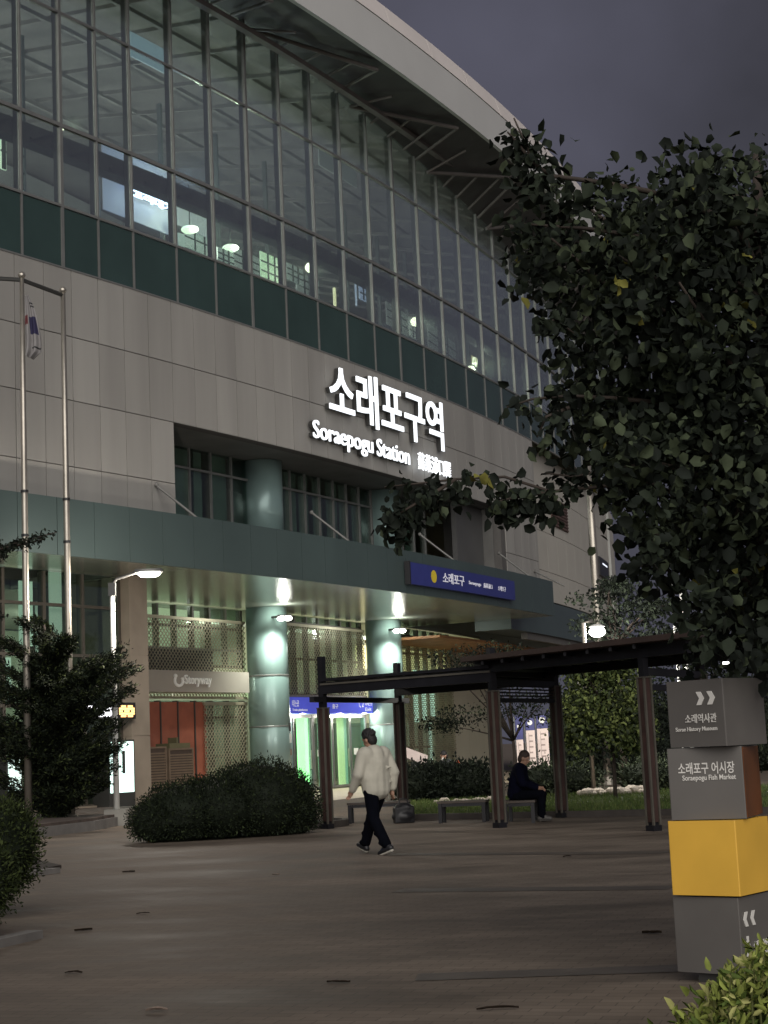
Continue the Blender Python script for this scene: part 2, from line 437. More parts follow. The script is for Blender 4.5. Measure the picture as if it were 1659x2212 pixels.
litpx(0, 250, 14, 365, -3.0, (.62, .85, .60), .9)
litpx(38, 300, 52, 410, -3.5, (.35, .55, .42), .3)
litpx(776, 610, 800, 650, -3.0, (.40, .58, 1), .45)
litpx(768, 610, 772, 660, -3.0, (.5, .65, 1), .6, bars=False)
litpx(721, 622, 727, 660, -3.0, (.95, .95, .5), 1.2, bars=False)
litpx(1020, 775, 1045, 792, -2.0, (.75, .62, .15), .7, bars=False)
litpx(1072, 760, 1092, 780, -2.0, (.75, .62, .15), .35, bars=False)
litpx(386, 505, 400, 560, -4.0, (.4, .62, .5), .5, bars=False)
litpx(470, 540, 505, 575, -4.0, (.38, .58, .48), .35)
litpx(884, 690, 905, 730, -4.0, (.4, .5, .45), .35)
litpx(620, 575, 655, 610, -5.0, (.3, .45, .4), .22)
litpx(398, 478, 462, 545, -6.5, (.36, .62, .48), .26)  # from here, dim panels added to make the strip glow between the windows
litpx(505, 545, 560, 590, -6.5, (.34, .52, .45), .16)
litpx(640, 595, 690, 640, -6.5, (.36, .5, .45), .15)
litpx(835, 665, 880, 712, -6.0, (.36, .48, .44), .15)
litpx(925, 720, 985, 775, -6.0, (.38, .5, .42), .17)
# blue lit upper ceiling strips, visible high behind the glass
litpx(282, 88, 360, 140, -3.0, (.38, .62, .72), .36, bars=False)
litpx(690, 345, 770, 380, -3.0, (.38, .5, .45), .10, bars=False)
# blue backing panel of the boarding sign
litpx(222, 340, 374, 480, -5.2, (.24, .33, .62), .30, nm='blue_display', bars=False)
litpx(378, 425, 460, 500, -6.0, (.20, .32, .52), .22, nm='blue_display', bars=False)
# --- canopy
CE = 31.4
q = MB(); e = [SL] + [4.45 + 1.27 * k for k in range(-10, 22)] + [CE]
e = [x for x in e if SL <= x <= CE]
for a, b in zip(e[:-1], e[1:]):
    if b - a > .05: q.fbox(a + .008, b - .008, 1.24, 1.3, 6.5, 7.93)
P(q, 'canopy_fascia', 'canopy')
q = MB(); q.fbox(SL, CE, -.34, 1.235, 7.75, 7.88); q.fbox(SL, CE, 1.12, 1.235, 6.52, 7.75); q.fbox(CE + .01, CE + .05, -.3, 1.3, 6.5, 7.93)
P(q, 'canopy_deck', 'canopy')
q = MB(); e = [5.6 + 2.4 * k for k in range(0, 11)] + [CE]
for a, b in zip(e[:-1], e[1:]):
    for d0, d1 in ((-5.5, -3.2), (-3.2, -1.0), (-1.0, 1.23)): q.fbox(a + .006, b - .006, d0 + .006, d1 - .006, 6.50, 6.53)
q.fbox(SL, 5.55, -1.3, 1.23, 6.50, 6.53)
P(q, 'canopy_soffit', 'csoff')
q = MB(); q.fbox(5.55, CE, -5.5, -.4, 6.54, 6.8); P(q, 'canopy_core', 'soffit')
q = MB(); q.fbox(CE + .06, 46, -2.2, -.6, 6.1, 7.6); P(q, 'canopy_extension', 'canopy')
q = MB(); q.fbox(27.6, 46, -5.6, -2.3, 5.7, 5.8); P(q, 'timber_soffit', mat('timber_soffit', (.36, .17, .07), .5, 0, .25, 1.2))
for s0 in (5.7, 13.4, 20.9, 28.6, 33.2):       # tie rods from wall to canopy edge
    q = MB(); q.tube([fac(s0, .02, 8.95 if s0 < 30 else 8.6), fac(s0 + .35, 1.2, 7.9)], .036); q.ell(fac(s0, .03, 8.95 if s0 < 30 else 8.6), (.07, .07, .07), 8); P(q, 'tie_rod', mat('rod_grey', (.15, .148, .14), .5, .2, .1, 3))
# --- columns
CS = [S(580, 1480, -4.6), S(833, 1480, -4.6)]
for s0 in CS:
    q = MB(); c = fac(s0, -4.6, 0)
    q.lathe([(.72, 0), (.72, 2.35), (.715, 2.36), (.715, 2.38), (.72, 2.39), (.72, 4.1), (.715, 4.11), (.715, 4.13), (.72, 4.14), (.72, 6.49)], c, 40)
    q.build('column', M['column'], bld, True); q = MB(); u0 = S(565 if s0 < 22 else 826, 1010 if s0 < 22 else 1080, -2.0); q.lathe([(.66, 7.9), (.66, OH)], fac(u0, -2.0, 0), 40)
    f = q.build('upper_column', M['column'], bld, True)
    r_ = MB(); r_.lathe([(.722, 4.09), (.735, 4.1), (.735, 4.14), (.722, 4.15)], c, 40); r_.lathe([(.722, 2.34), (.73, 2.35), (.73, 2.38), (.722, 2.39)], c, 40); r_.build('band', M['alu'], f)
# --- ground floor rear front: glazing and lattice screens, bay by bay
BD = -5.4
def glazed(s0, s1, h0, h1, d=BD, step=.95, label=None):
    q = MB(); q.fbox(s0, s1, d - .02, d, h0, h1); f = q.build('shop_window', GL2, bld)
    if label: part(f, label)
    m_ = MB(); n = max(1, round((s1 - s0) / step))
    for k in range(n + 1): x = s0 + (s1 - s0) * k / n; m_.fbox(x - .05, x + .05, d - .16, d + .04, h0, h1)
    h = h0
    while h < h1 + .01: m_.fbox(s0, s1, d - .1, d + .045, h - .04, h + .04); h += 1.32
    m_.build('window_frame', mat('window_frame', (.07, .062, .05), .5, .2, .1, 3), f)
def lattice(s0, s1, h0, h1, d, cell=.17):
    q = MB(); w, hgt = s1 - s0, h1 - h0
    for sg in (1, -1):
        k = -hgt
        while k < w:
            # line s = k + t, h = t (or mirrored)
            t0, t1 = max(0, -k), min(hgt, w - k)
            if t1 - t0 > .05:
                A = (k + t0, t0); B = (k + t1, t1)
                if sg < 0: A = (w - A[0], A[1]); B = (w - B[0], B[1])
                dd = d + (.02 if sg > 0 else 0)
                q.beam(fac(s0 + A[0], dd, h0 + A[1]), fac(s0 + B[0], dd, h0 + B[1]), .022, .022)
            k += cell * 1.414 * .75
    q.fbox(s0, s1, d - .03, d + .05, h1 - .05, h1 + .05); q.fbox(s0, s1, d - .03, d + .05, h0 - .05, h0 + .02)
    P(q, 'lattice_screen', 'lattice')
A0 = 11.3; A1 = CS[0] - .45; B0 = CS[0] + .5; B1 = CS[1] - .5; C0 = CS[1] + .5; C1 = 37.2
# bay one: shop below, lattice above
glazed(A0, A1, 4.45, 6.45); lattice(A0, A1, 3.4, 6.0, BD + .14)
glazed(A0, A1, .1, 3.3)
q = MB(); q.fbox(A0, A0 + 3.5, BD + .06, BD + .10, .1, 3.25); P(q, 'orange_wall', 'orangew')
q = MB()
for k in range(1, 4): q.fbox(A0 + .95 * k - .06, A0 + .95 * k, BD + .101, BD + .13, .1, 3.25)
P(q, 'orange_wall_seam', 'aludark')
lattice(A0 + 3.3, A1, .25, 3.2, BD + .14)
q = MB(); hb1, hb0 = Hh(400, 1404, BD), Hh(400, 1456, BD); q.fbox(A0, A0 + 4.0, BD + .05, BD + .10, hb0, hb1); q.fbox(A0, A1, BD + .05, BD + .115, hb1 + .003, hb1 + .06, 1); q.build('dark_band', [M['black'], M['alu']], bld)
# bay two: entrance with lattice above
glazed(B0, B1, 3.55, 6.45); lattice(B0, B1, 3.5, 6.1, BD + .14)
# bay three
glazed(C0, C1, .1, 6.45, step=1.1); lattice(C0, C1, .2, 6.1, BD + .14)
# pale wall that follows, and the wall of the wing beyond
q = MB()
for k in range(3): q.fbox(C1 + .1 + k * 2.6, C1 + 2.68 + k * 2.6, BD - .2, BD, .1, 2.9); q.fbox(C1 + .1 + k * 2.6, C1 + 2.68 + k * 2.6, BD - .2, BD, 2.94, 5.68)
P(q, 'pale_wall', mat('pale_wall', (.42, .40, .31), .5, 0, .07, .6))
q = MB(); edges2 = [WE + .05 + 1.9 * k for k in range(15)]
for a, b in zip(edges2[:-1], edges2[1:]):
    for t, u in ((HW, 12.6), (12.6, 10.8), (10.8, 9.0), (9.0, 7.65)): q.fbox(a + g, b - g, -.7, -.62, u + g, t - g)
P(q, 'wing_panels', 'wall2')
q = MB(); q.fbox(WE + .05, 61, -1.0, -.72, 5.8, HW); P(q, 'wing_backing', 'wallback')
q = MB()
for a, b in zip([45.3 + 2.2 * k for k in range(7)], [47.48 + 2.2 * k for k in range(7)]):
    for u, t in ((0.1, 2.0), (2.03, 4.0), (4.03, 6.0)): q.fbox(a, b, -1.2, -1.0, u, t)
P(q, 'wing_ground_wall', 'wall2')
s0, h0 = at_d(1188, 1085, -.62); s1, h1 = at_d(1222, 1085, -.62); hv0 = Hh(1205, 1141, -.62); hv1 = Hh(1205, 1082, -.62)
q = MB(); q.fbox(s0, s1, -.615, -.58, hv0, hv1)
for k in range(9): q.fbox(s0 + .04, s1 - .04, -.579, -.54, hv0 + (hv1 - hv0) * (k + .2) / 9, hv0 + (hv1 - hv0) * (k + .65) / 9)
P(q, 'wall_louvre', mat('louvre_brown', (.10, .062, .05), .6, 0, .15, 3))
s0, s1 = S(1290, 1228, -.6), S(1309, 1228, -.6); h0, h1 = Hh(1300, 1247, -.6), Hh(1300, 1210, -.6)
q = MB(); q.fbox(s0, s1, -.615, -.45, h0, h1); f = P(q, 'wall_box', 'black'); q = MB(); q.fbox(s0 + (s1 - s0) * .3, s0 + (s1 - s0) * .8, -.449, -.44, h0 + (h1 - h0) * .66, h0 + (h1 - h0) * .74); q.build('pilot_lamp', glow('pilot', (.8, .85, 1), 1.2), f)
# --- left glazed part and the stone pier
q = MB(); q.fbox(5.35, 6.1, -1.75, -.75, 0, 2.08); q.fbox(5.35, 6.1, -1.75, -.75, 2.1, 4.28); q.fbox(5.35, 6.1, -1.75, -.75, 4.3, 6.49); q.fbox(5.37, 6.08, -1.73, -.77, 0, 6.49)
P(q, 'stone_pier', 'pier')
glazed(SL, 5.3, .3, 6.45, d=-1.1, step=1.45)
q = MB(); q.fbox(SL, 5.3, -1.2, -.95, 0, .3); P(q, 'plinth', 'pier')
q = MB(); q.fbox(6.1, A0, -5.6, -5.35, 0, 6.5); q.fbox(5.9, 6.1, -5.4, -1.76, 0, 6.5); P(q, 'bay_side_wall', 'pier')
# inside the ground floor
q = MB(); q.fbox(SL, 44, -16, -15.8, 0, 6.5); q.fbox(SL, 5.2, -6.2, -6, 0, 6.4); q.fbox(44, 44.2, -16, -5.6, 0, 6.5); P(q, 'hall_wall', mat('hall_wall', (.30, .33, .27), .7, 0, .12, .5))
q = MB(); q.fbox(SL, 44, -16, -5.7, 6.56, 6.7); P(q, 'hall_ceiling', mat('hall_ceiling', (.4, .42, .38), .7, 0, .1, .5))
q = MB(); q.fbox(SL, 44, -16, -5.6, .0, .05); P(q, 'hall_floor', 'pier')
# lit glazing of the hall: glowing panels in place of the lit interior
lit(A0 + .1, A0 + 4.3, 4.4, 6.4, -6.0, (.46, .52, .32), .36, 'lit_panel', False)
lit(A0 + 4.3, A1, 4.0, 6.4, -7.4, (.40, .40, .26), .2, 'lit_panel', False)
lit(A0 + 3.6, A1, .6, 3.2, -9.0, (.55, .50, .36), .22, 'lit_panel', False)
lit(B0, B1, 3.6, 6.4, -9, (.42, .38, .24), .16, 'lit_panel', False)
lit(C0, C1, 2.6, 6.4, -9, (.40, .42, .28), .17, 'lit_panel', False)
for k in range(3):
    x0 = 893 + k * 17.5; litpx(x0, 1447, x0 + 12, 1560 - k * 6, BD + .06, (.42, .75, .58), .42, nm='lit_panel', bars=False)
litpx(928, 1560, 937, 1675, BD + .06, (.40, .72, .56), .34, nm='lit_panel', bars=False)
litpx(880, 1560, 925, 1640, -6.2, (.34, .42, .28), .3, nm='lit_panel', bars=False)
lit(27.5, 46, 4.7, 5.65, -5.95, (.85, .75, .36), .8, 'lit_panel', False)
lit(SL, 5.0, 3.0, 6.2, -5.2, (.20, .30, .24), .10, 'lit_panel', False)
for x0, y0, x1, y1, e_ in ((42, 1255, 72, 1395, .32), (112, 1395, 138, 1480, .3), (195 / 3.16 * 0 + 107, 1235, 135, 1400, .34), (0, 1420, 25, 1520, .3), (78, 1300, 100, 1500, .14)):
    litpx(x0, y0, x1, y1, -2.4, (.36, .50, .38), e_, nm='lit_panel', bars=False)
# entrance doors; the walls behind them glow in place of room light
DO0, DO1 = S(632, 1620, BD), S(792, 1620, BD)
cols = [((.06, .30, .20), .30), ((.10, .33, .22), .24), ((.16, .26, .18), .2), ((.28, .88, .26), .95), ((.32, .98, .32), 1.0), ((.20, .30, .20), .25), ((.14, .36, .26), .3), ((.22, .36, .30), .4), ((.44, .50, .18), .5), ((.36, .50, .20), .45), ((.12, .34, .20), .32)]
n = len(cols)
for k, (c_, e_) in enumerate(cols):
    a = DO0 + (DO1 - DO0) * k / n; b = DO0 + (DO1 - DO0) * (k + 1) / n
    lit(a, b - .02, .1, 2.75, -6.1 - (k % 3) * .15, c_, e_ * 1.7, 'lit_panel', False)
for k in range(4):
    a = DO0 + (DO1 - DO0) * k / 4; b = DO0 + (DO1 - DO0) * (k + 1) / 4
    q = MB(); q.fbox(a + .04, b - .04, BD - .01, BD + .005, .12, 2.75); f = q.build('door', GL2, bld)
    q = MB()
    for x in (a + .02, b - .08): q.fbox(x, x + .07, BD - .05, BD + .05, .05, 2.8)
    q.fbox(a + .09, b - .08, BD - .045, BD + .045, .05, .14); q.fbox(a + .09, b - .08, BD - .045, BD + .045, 2.68, 2.8)
    q.build('door_frame', M['alu'], f)
    q = MB(); q.tube([fac(b - .3, BD + .09, .8), fac(b - .3, BD + .09, 1.5)], .018); q.build('handle', M['steel'], f)
    if k % 2: q = MB(); q.fbox(a + .35, a + .75, BD + .007, BD + .011, 1.25, 1.5); part(q.build('notice', M['white'], f), 'small white notice on the door glass')
q = MB(); q.fbox(B0, DO0, BD - .15, BD + .02, 0, 3.4); q.fbox(DO1, B1, BD - .15, BD + .02, 0, 3.4); q.fbox(DO0, DO1, BD - .15, BD + .02, 2.82, 3.5); P(q, 'door_surround', 'column')
# ================================================================ ground
paver = bpy.data.materials.new('plaza_pavers'); paver.use_nodes = True
n_, l_ = paver.node_tree.nodes, paver.node_tree.links; b_ = n_['Principled BSDF']
tcn = n_.new('ShaderNodeTexCoord'); mp = n_.new('ShaderNodeMapping'); mp.inputs['Rotation'].default_value = (0, 0, R_(18))
bt = n_.new('ShaderNodeTexBrick'); bt.inputs['Scale'].default_value = 1.0
bt.inputs['Brick Width'].default_value = .225; bt.inputs['Row Height'].default_value = .1125; bt.inputs['Mortar Size'].default_value = .004
bt.inputs['Color1'].default_value = (.160, .129, .100, 1); bt.inputs['Color2'].default_value = (.131, .105, .081, 1); bt.inputs['Mortar'].default_value = (.085, .068, .054, 1)
ns = n_.new('ShaderNodeTexNoise'); ns.inputs['Scale'].default_value = .55; ns.inputs['Detail'].default_value = 7; ns.inputs['Roughness'].default_value = .62
mpx = n_.new('ShaderNodeMapping'); mpx.inputs['Scale'].default_value = (.6, 1.5, 1)
rr = n_.new('ShaderNodeValToRGB'); rr.color_ramp.elements[0].position = .34; rr.color_ramp.elements[0].color = (.50, .48, .46, 1)
rr.color_ramp.elements[1].position = .66; rr.color_ramp.elements[1].color = (1.2, 1.2, 1.2, 1)
mxn = n_.new('ShaderNodeMix'); mxn.data_type = 'RGBA'; mxn.blend_type = 'MULTIPLY'; mxn.inputs[0].default_value = 1
l_.new(tcn.outputs['Object'], mp.inputs[0]); l_.new(mp.outputs[0], bt.inputs['Vector'])
l_.new(tcn.outputs['Object'], mpx.inputs[0]); l_.new(mpx.outputs[0], ns.inputs['Vector']); l_.new(ns.outputs['Fac'], rr.inputs['Fac'])
l_.new(bt.outputs['Color'], mxn.inputs[6]); l_.new(rr.outputs['Color'], mxn.inputs[7]); l_.new(mxn.outputs[2], b_.inputs['Base Color'])
rg = n_.new('ShaderNodeMapRange'); rg.inputs[1].default_value = .3; rg.inputs[2].default_value = .7; rg.inputs[3].default_value = .58; rg.inputs[4].default_value = .92; b_.inputs['Specular IOR Level'].default_value = .35
l_.new(ns.outputs['Fac'], rg.inputs[0]); l_.new(rg.outputs[0], b_.inputs['Roughness'])
bpn = n_.new('ShaderNodeBump'); bpn.inputs['Strength'].default_value = .35; bpn.inputs['Distance'].default_value = .006
l_.new(bt.outputs['Fac'], bpn.inputs['Height']); bpn.invert = True; l_.new(bpn.outputs[0], b_.inputs['Normal'])
q = MB(); N = 40
xs_ = np.linspace(-400, 400, 3); 
q.add([(-500, -400, 0), (500, -400, 0), (500, 900, 0), (-500, 900, 0)], [(0, 1, 2, 3)])
tag(q.build('ground', paver), kind='structure')
# darker flat bands across the plaza
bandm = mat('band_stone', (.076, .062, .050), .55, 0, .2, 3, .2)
def gpt(x, y, h=0.): p = at_h(x, y, h); return p
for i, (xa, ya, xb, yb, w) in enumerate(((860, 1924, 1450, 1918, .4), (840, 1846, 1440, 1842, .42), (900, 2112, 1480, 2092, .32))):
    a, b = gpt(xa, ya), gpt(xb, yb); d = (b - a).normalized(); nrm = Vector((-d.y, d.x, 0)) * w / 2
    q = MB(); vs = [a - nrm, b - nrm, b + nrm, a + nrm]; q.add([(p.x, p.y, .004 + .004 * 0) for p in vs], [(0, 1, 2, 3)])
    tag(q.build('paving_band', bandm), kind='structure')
# cream ground by the entrance, the doors' light spill put into its colour
q = MB(); vs = [fac(SL, -5.6, .006), fac(44, -5.6, .006)]; 
ring = [fac(s, -5.35, .008) for s in np.linspace(6.2, 44, 20)] + [fac(s, 1.6, .008) for s in np.linspace(44, 6.2, 20)]
q.add(ring, [tuple(range(len(ring)))]); tag(q.build('entrance_paving', mat('entrance_paving', (.50, .40, .29), .5, 0, .08, 1)), kind='structure')

# ================================================================ signs on the station
zx = lambda x: (1200 + x / 2.552) / 1.823
zy = lambda y: (1400 + y / 2.552) / 1.823
sgn = empty('station_sign', fac(20, .1, 11), 'glowing white channel letters naming the station in three scripts on the pale wall', 'sign')
def sbox(xl, yl, xr, yr, top, bot):
    return (S(zx(xl), zy(yl), .25), S(zx(xr), zy(yr), .25), (Hh(zx(bot[0][0]), zy(bot[0][1]), .25) + Hh(zx(bot[1][0]), zy(bot[1][1]), .25)) / 2, (Hh(zx(top[0][0]), zy(top[0][1]), .25) + Hh(zx(top[1][0]), zy(top[1][1]), .25)) / 2)
def channel(txt, box, name, bold, bodym):
    t = text_on_facade(txt, box, .22, name, [GLOWL], sgn, bold, .05)
    if bodym: text_on_facade(txt, box, .06, 'letter_body', [M['aludark']], t, bold, .155)
    return t
bx = sbox(245, 300, 1385, 600, ((350, 93), (1290, 440)), ((690, 722), (1350, 955)))
channel('소래포구역', bx, 'korean_letters', .010, 1)
be = sbox(88, 740, 686, 900, ((120, 650), (120, 650)), ((600, 1012), (600, 1012)))
channel('Soraepogu', be, 'english_letters', .003, 1)
be = sbox(728, 900, 1055, 1030, ((740, 835), (740, 835)), ((735, 1005), (1045, 1098)))
channel('Station', be, 'english_letters', .003, 1)
bc = sbox(1143, 1060, 1468, 1150, ((1150, 975), (1460, 1065)), ((1150, 1140), (1460, 1238)))
channel('蘇萊浦口驛', bc, 'chinese_letters', -.004, 0)
print('SIGN', bx, be, bc)

# blue sign board on the canopy edge
kx = lambda x: (1550 + x / 3.0164) / 1.823
ky = lambda y: (2150 + y / 3.0164) / 1.823
s0, s1 = S(kx(180), ky(320), 1.45), S(kx(1425), ky(520), 1.45); h1 = Hh(kx(230), ky(200), 1.45); h0 = Hh(kx(230), ky(455), 1.45)
cb = empty('canopy_sign', fac((s0 + s1) / 2, 1.4, h0), 'long dark blue name board with a yellow circle on the green canopy edge', 'sign')
q = MB(); q.fbox(s0, s1, 1.36, 1.50, h0, h1); q.build('board', M['blue'], cb)
q = MB(); q.fbox(s0 - .07, s0 - .005, 1.33, 1.53, h0 - .02, h1 + .03); q.build('end_cap', M['black'], cb)
ss = lambda x, y: S(kx(x), ky(y), 1.5)
q = MB(); c0 = ss(477, 350); rr_ = (h1 - h0) * .30
q.add([fac(c0 + math.cos(t) * rr_ * 1.0, 1.506, (h0 + h1) / 2 + math.sin(t) * rr_ * 1.0) for t in np.linspace(0, 2 * math.pi, 25)[:-1]], [tuple(range(24))])
q.build('line_circle', mat('sign_yellow', (.55, .42, .03), .4, 0, .05, 3, 0, (.55, .42, .03), .12), cb)
H_ = h1 - h0; LT = mat('sign_letter', (.8, .8, .85), .4, 0, .03, 3, 0, (.7, .7, .85), .22)
text_on_facade('소래포구', (ss(583, 370), ss(838, 410), h0 + H_ * .26, h0 + H_ * .78), 1.503, 'lettering', LT, cb, .01, .01)
text_on_facade('Soraepogu', (ss(893, 430), ss(1035, 455), h0 + H_ * .36, h0 + H_ * .58), 1.503, 'lettering', LT, cb, .01, .01)
text_on_facade('蘇萊浦口', (ss(1068, 460), ss(1170, 480), h0 + H_ * .36, h0 + H_ * .6), 1.503, 'lettering', LT, cb, .0, .01)
text_on_facade('소래포구', (ss(1238, 480), ss(1330, 500), h0 + H_ * .34, h0 + H_ * .6), 1.503, 'lettering', LT, cb, .0, .01)
# blue sign above the doors
d_ = BD + .5; s0, s1 = S(625, 1530, d_), S(808, 1530, d_); h0, h1 = Hh(716, 1541, d_), Hh(716, 1507, d_)
eb = empty('entrance_sign', fac((s0 + s1) / 2, d_, h0), 'bright blue guide sign board above the green lit entrance doors', 'sign')
q = MB(); q.fbox(s0, s1, d_ - .45, d_, h0, h1); q.build('board', mat('entrance_blue', (.07, .085, .55), .35, 0, .1, 1, 0, (.08, .10, .62), .42), eb)
H_ = h1 - h0; W_ = s1 - s0
for t, a, b, lo, hi in (('타는곳', .03, .10, .42, .82), ('Train platforms', .03, .19, .12, .3), ('출구', .47, .54, .3, .6), ('1, 2', .80, .86, .35, .8), ('나가는곳', .88, .97, .5, .82), ('Exit', .88, .96, .15, .38)):
    text_on_facade(t, (s0 + W_ * a, s0 + W_ * b, h0 + H_ * lo, h0 + H_ * hi), d_ + .003, 'lettering', LT, eb, .01, .01)
# shop sign
d_ = BD + .75; s0, s1 = S(307, 1472, d_), S(538, 1472, d_); h0, h1 = Hh(420, 1495, d_), Hh(420, 1449, d_)
sb = empty('shop_sign', fac((s0 + s1) / 2, d_, h0), 'long grey shop sign board with pale raised letters over the orange wall', 'sign')
q = MB(); q.fbox(s0, s1, d_ - .6, d_, h0, h1); q.build('board', mat('shop_board', (.33, .30, .265), .45, .1, .06, 1), sb)
H_ = h1 - h0; W_ = s1 - s0
text_on_facade('Storyway', (s0 + W_ * .36, s0 + W_ * .61, h0 + H_ * .24, h0 + H_ * .8), d_ + .003, 'lettering', M['letterw'], sb, .012, .06)
q = MB(); cx, cz, r0 = s0 + W_ * .31, h0 + H_ * .52, H_ * .24
pts = [fac(cx + math.cos(t) * r0 * 1.3, d_ + .03, cz + math.sin(t) * r0) for t in np.linspace(R_(150), R_(395), 14)]
q.tube(pts, .05, 6); q.ell(fac(cx - r0 * 1.1, d_ + .03, cz + r0 * .9), (.07, .07, .07), 8); q.build('emblem', M['letterw'], sb)
# boarding sign inside the glass strip
ix = lambda x: (380 + x / 2.676) / 1.823
iy = lambda y: (620 + y / 2.676) / 1.823
d_ = -5.0; s0, s1 = S(ix(372), iy(440), d_), S(ix(795), iy(440), d_); h0, h1 = Hh(ix(580), iy(500), d_), Hh(ix(580), iy(395), d_)
ib = empty('platform_sign', fac((s0 + s1) / 2, d_, h0), 'glowing blue white letter sign inside the station behind the upper glass strip', 'sign')
text_on_facade('고객대기', (s0, s1, h0, h1 - .05), d_, 'lettering', GLOWB, ib, .03, .06)
q = MB(); q.fbox(s0, s1, d_ - .08, d_ - .01, h0 + .1, h0 + .2); q.build('rail', M['aludark'], ib)
pl_ = bpy.data.lights.new('sign_light', 'POINT'); pl_.energy = 90; pl_.color = (.45, .62, 1); pl_.shadow_soft_size = .4
po_ = bpy.data.objects.new('sign_light', pl_); COL.objects.link(po_); po_.parent = ib; po_.matrix_basis = ib.matrix_basis.inverted() @ Matrix.Translation(fac((s0 + s1) / 2, d_ + 1.2, h0 + .5))
# signs by the pier on the left
d_ = -.55; s0, s1 = S(258, 1536, d_), S(291, 1536, d_); h0, h1 = Hh(275, 1549, d_), Hh(275, 1523, d_)
ob = empty('running_sign', fac((s0 + s1) / 2, d_, h0), 'small orange glowing running sign fixed to the stone pier', 'sign')
q = MB(); q.fbox(s0 - .05, s1 + .05, d_ - .2, d_ - .01, h0 - .05, h1 + .07); q.build('casing', M['black'], ob)
q = MB()
for k in range(9):
    for j in range(5):
        if (k * 3 + j * 5 + k * j) % 4: a = s0 + (s1 - s0) * k / 9; c = h0 + (h1 - h0) * j / 5; q.fbox(a, a + (s1 - s0) / 9.6, d_ - .009, d_, c, c + (h1 - h0) / 5.6)
q.build('led_display', GLOWO, ob)
d_ = -.7; s0, s1 = S(200, 1536, d_), S(250, 1536, d_); h0, h1 = Hh(225, 1548, d_), Hh(225, 1524, d_)
wb_ = empty('lit_shop_sign', fac((s0 + s1) / 2, d_, h0), 'white glowing light box sign behind the conifer at left', 'sign')
q = MB(); q.fbox(s0, s1, d_ - .2, d_, h0, h1); q.build('face', glow('white_box', (.95, .93, 1), 3.2), wb_)
q = MB(); q.fbox(s0 - .04, s1 + .04, d_ - .22, d_ - .02, h1 + .005, h1 + .06); q.fbox(s0 - .04, s1 + .04, d_ - .22, d_ - .02, h0 - .06, h0 - .005); q.build('frame', M['aludark'], wb_)
for i, (xa, xb, ya, yb, e_, lb) in enumerate(((238, 289, 1602, 1712, 1.7, 'tall white glowing drinks machine beside the stone pier'), (112, 152, 1606, 1700, 1.5, 'white glowing machine seen through the middle of the conifer'), (18, 46, 1640, 1708, .9, 'pale glowing machine at the far left behind the hedge'))):
    d_ = -.5; s0, s1 = S(xa, 1650, d_), S(xb, 1650, d_); hm = (ya + yb) / 2; h0, h1 = Hh((xa + xb) / 2, yb, d_), Hh((xa + xb) / 2, ya, d_)
    vm = empty('vending_machine', fac((s0 + s1) / 2, d_ - .3, 0), lb, 'machine', 'glowing machines along the left front')
    q = MB(); q.fbox(s0 - .05, s1 + .05, d_ - .6, d_ - .012, .02, h1 + .05); q.build('cabinet', M['aludark'], vm)
    q = MB(); q.fbox(s0, s1, d_ - .01, d_, max(h0, .2), h1); q.build('lit_front', glow('vend%d' % i, (.62, .95, .85), e_), vm)
    q = MB(); q.fbox(s0 + (s1 - s0) * .5, s0 + (s1 - s0) * .6, d_ + .002, d_ + .03, h0 + .5, h0 + 1.1); q.build('handle', M['aludark'], vm)
# notices on the first column
for k, (y0, y1, lb, m_) in enumerate(((1562, 1580, 'small framed notice, topmost on the first green column', 'aludark'), (1585, 1605, 'pale notice under the framed one on the first green column', 'white'), (1618, 1632, 'yellowish notice, lowest on the first green column', 'pier'))):
    a = math.atan2(-1, .55) + .30
    c = fac(CS[0], -4.6, 0); ang = PHI0 + CS[0] / FR + .12
    pz0, pz1 = at_y(618, y1, c.y).z, at_y(618, y0, c.y).z
    q = MB(); vs = []; fs = []
    for j in range(5):
        t = ang + .28 * (j / 4) + (.03 * k)
        for r0 in (.725, .745):
            for z in (pz0, pz1): vs.append((c.x + r0 * math.cos(t), c.y + r0 * math.sin(t), z))
    for j in range(4):
        o_ = j * 4; fs += [(o_ + 2, o_ + 6, o_ + 7, o_ + 3), (o_, o_ + 1, o_ + 5, o_ + 4), (o_ + 1, o_ + 3, o_ + 7, o_ + 5), (o_, o_ + 4, o_ + 6, o_ + 2)]
    fs += [(0, 2, 3, 1), (16, 17, 19, 18)]
    q.add(vs, fs); tag(q.build('notice', M[m_]), lb, 'notice', 'notices on the first column')

# ================================================================ lamps
def pt_light(name, loc, power, col, r=.15, parent=None, spot=None, target=None, blend=.5):
    l = bpy.data.lights.new(name, 'SPOT' if spot else 'POINT'); l.energy = power; l.color = col; l.shadow_soft_size = r
    if spot: l.spot_size = R_(spot); l.spot_blend = blend
    o = bpy.data.objects.new(name, l); COL.objects.link(o)
    o.location = loc
    if target is not None: o.rotation_euler = (Vector(loc) - Vector(target)).to_track_quat('Z', 'Y').to_euler()
    if parent is not None:
        mw = Matrix.Translation(o.location) @ o.rotation_euler.to_matrix().to_4x4(); o.parent = parent; o.matrix_basis = parent.matrix_basis.inverted() @ mw
    return o
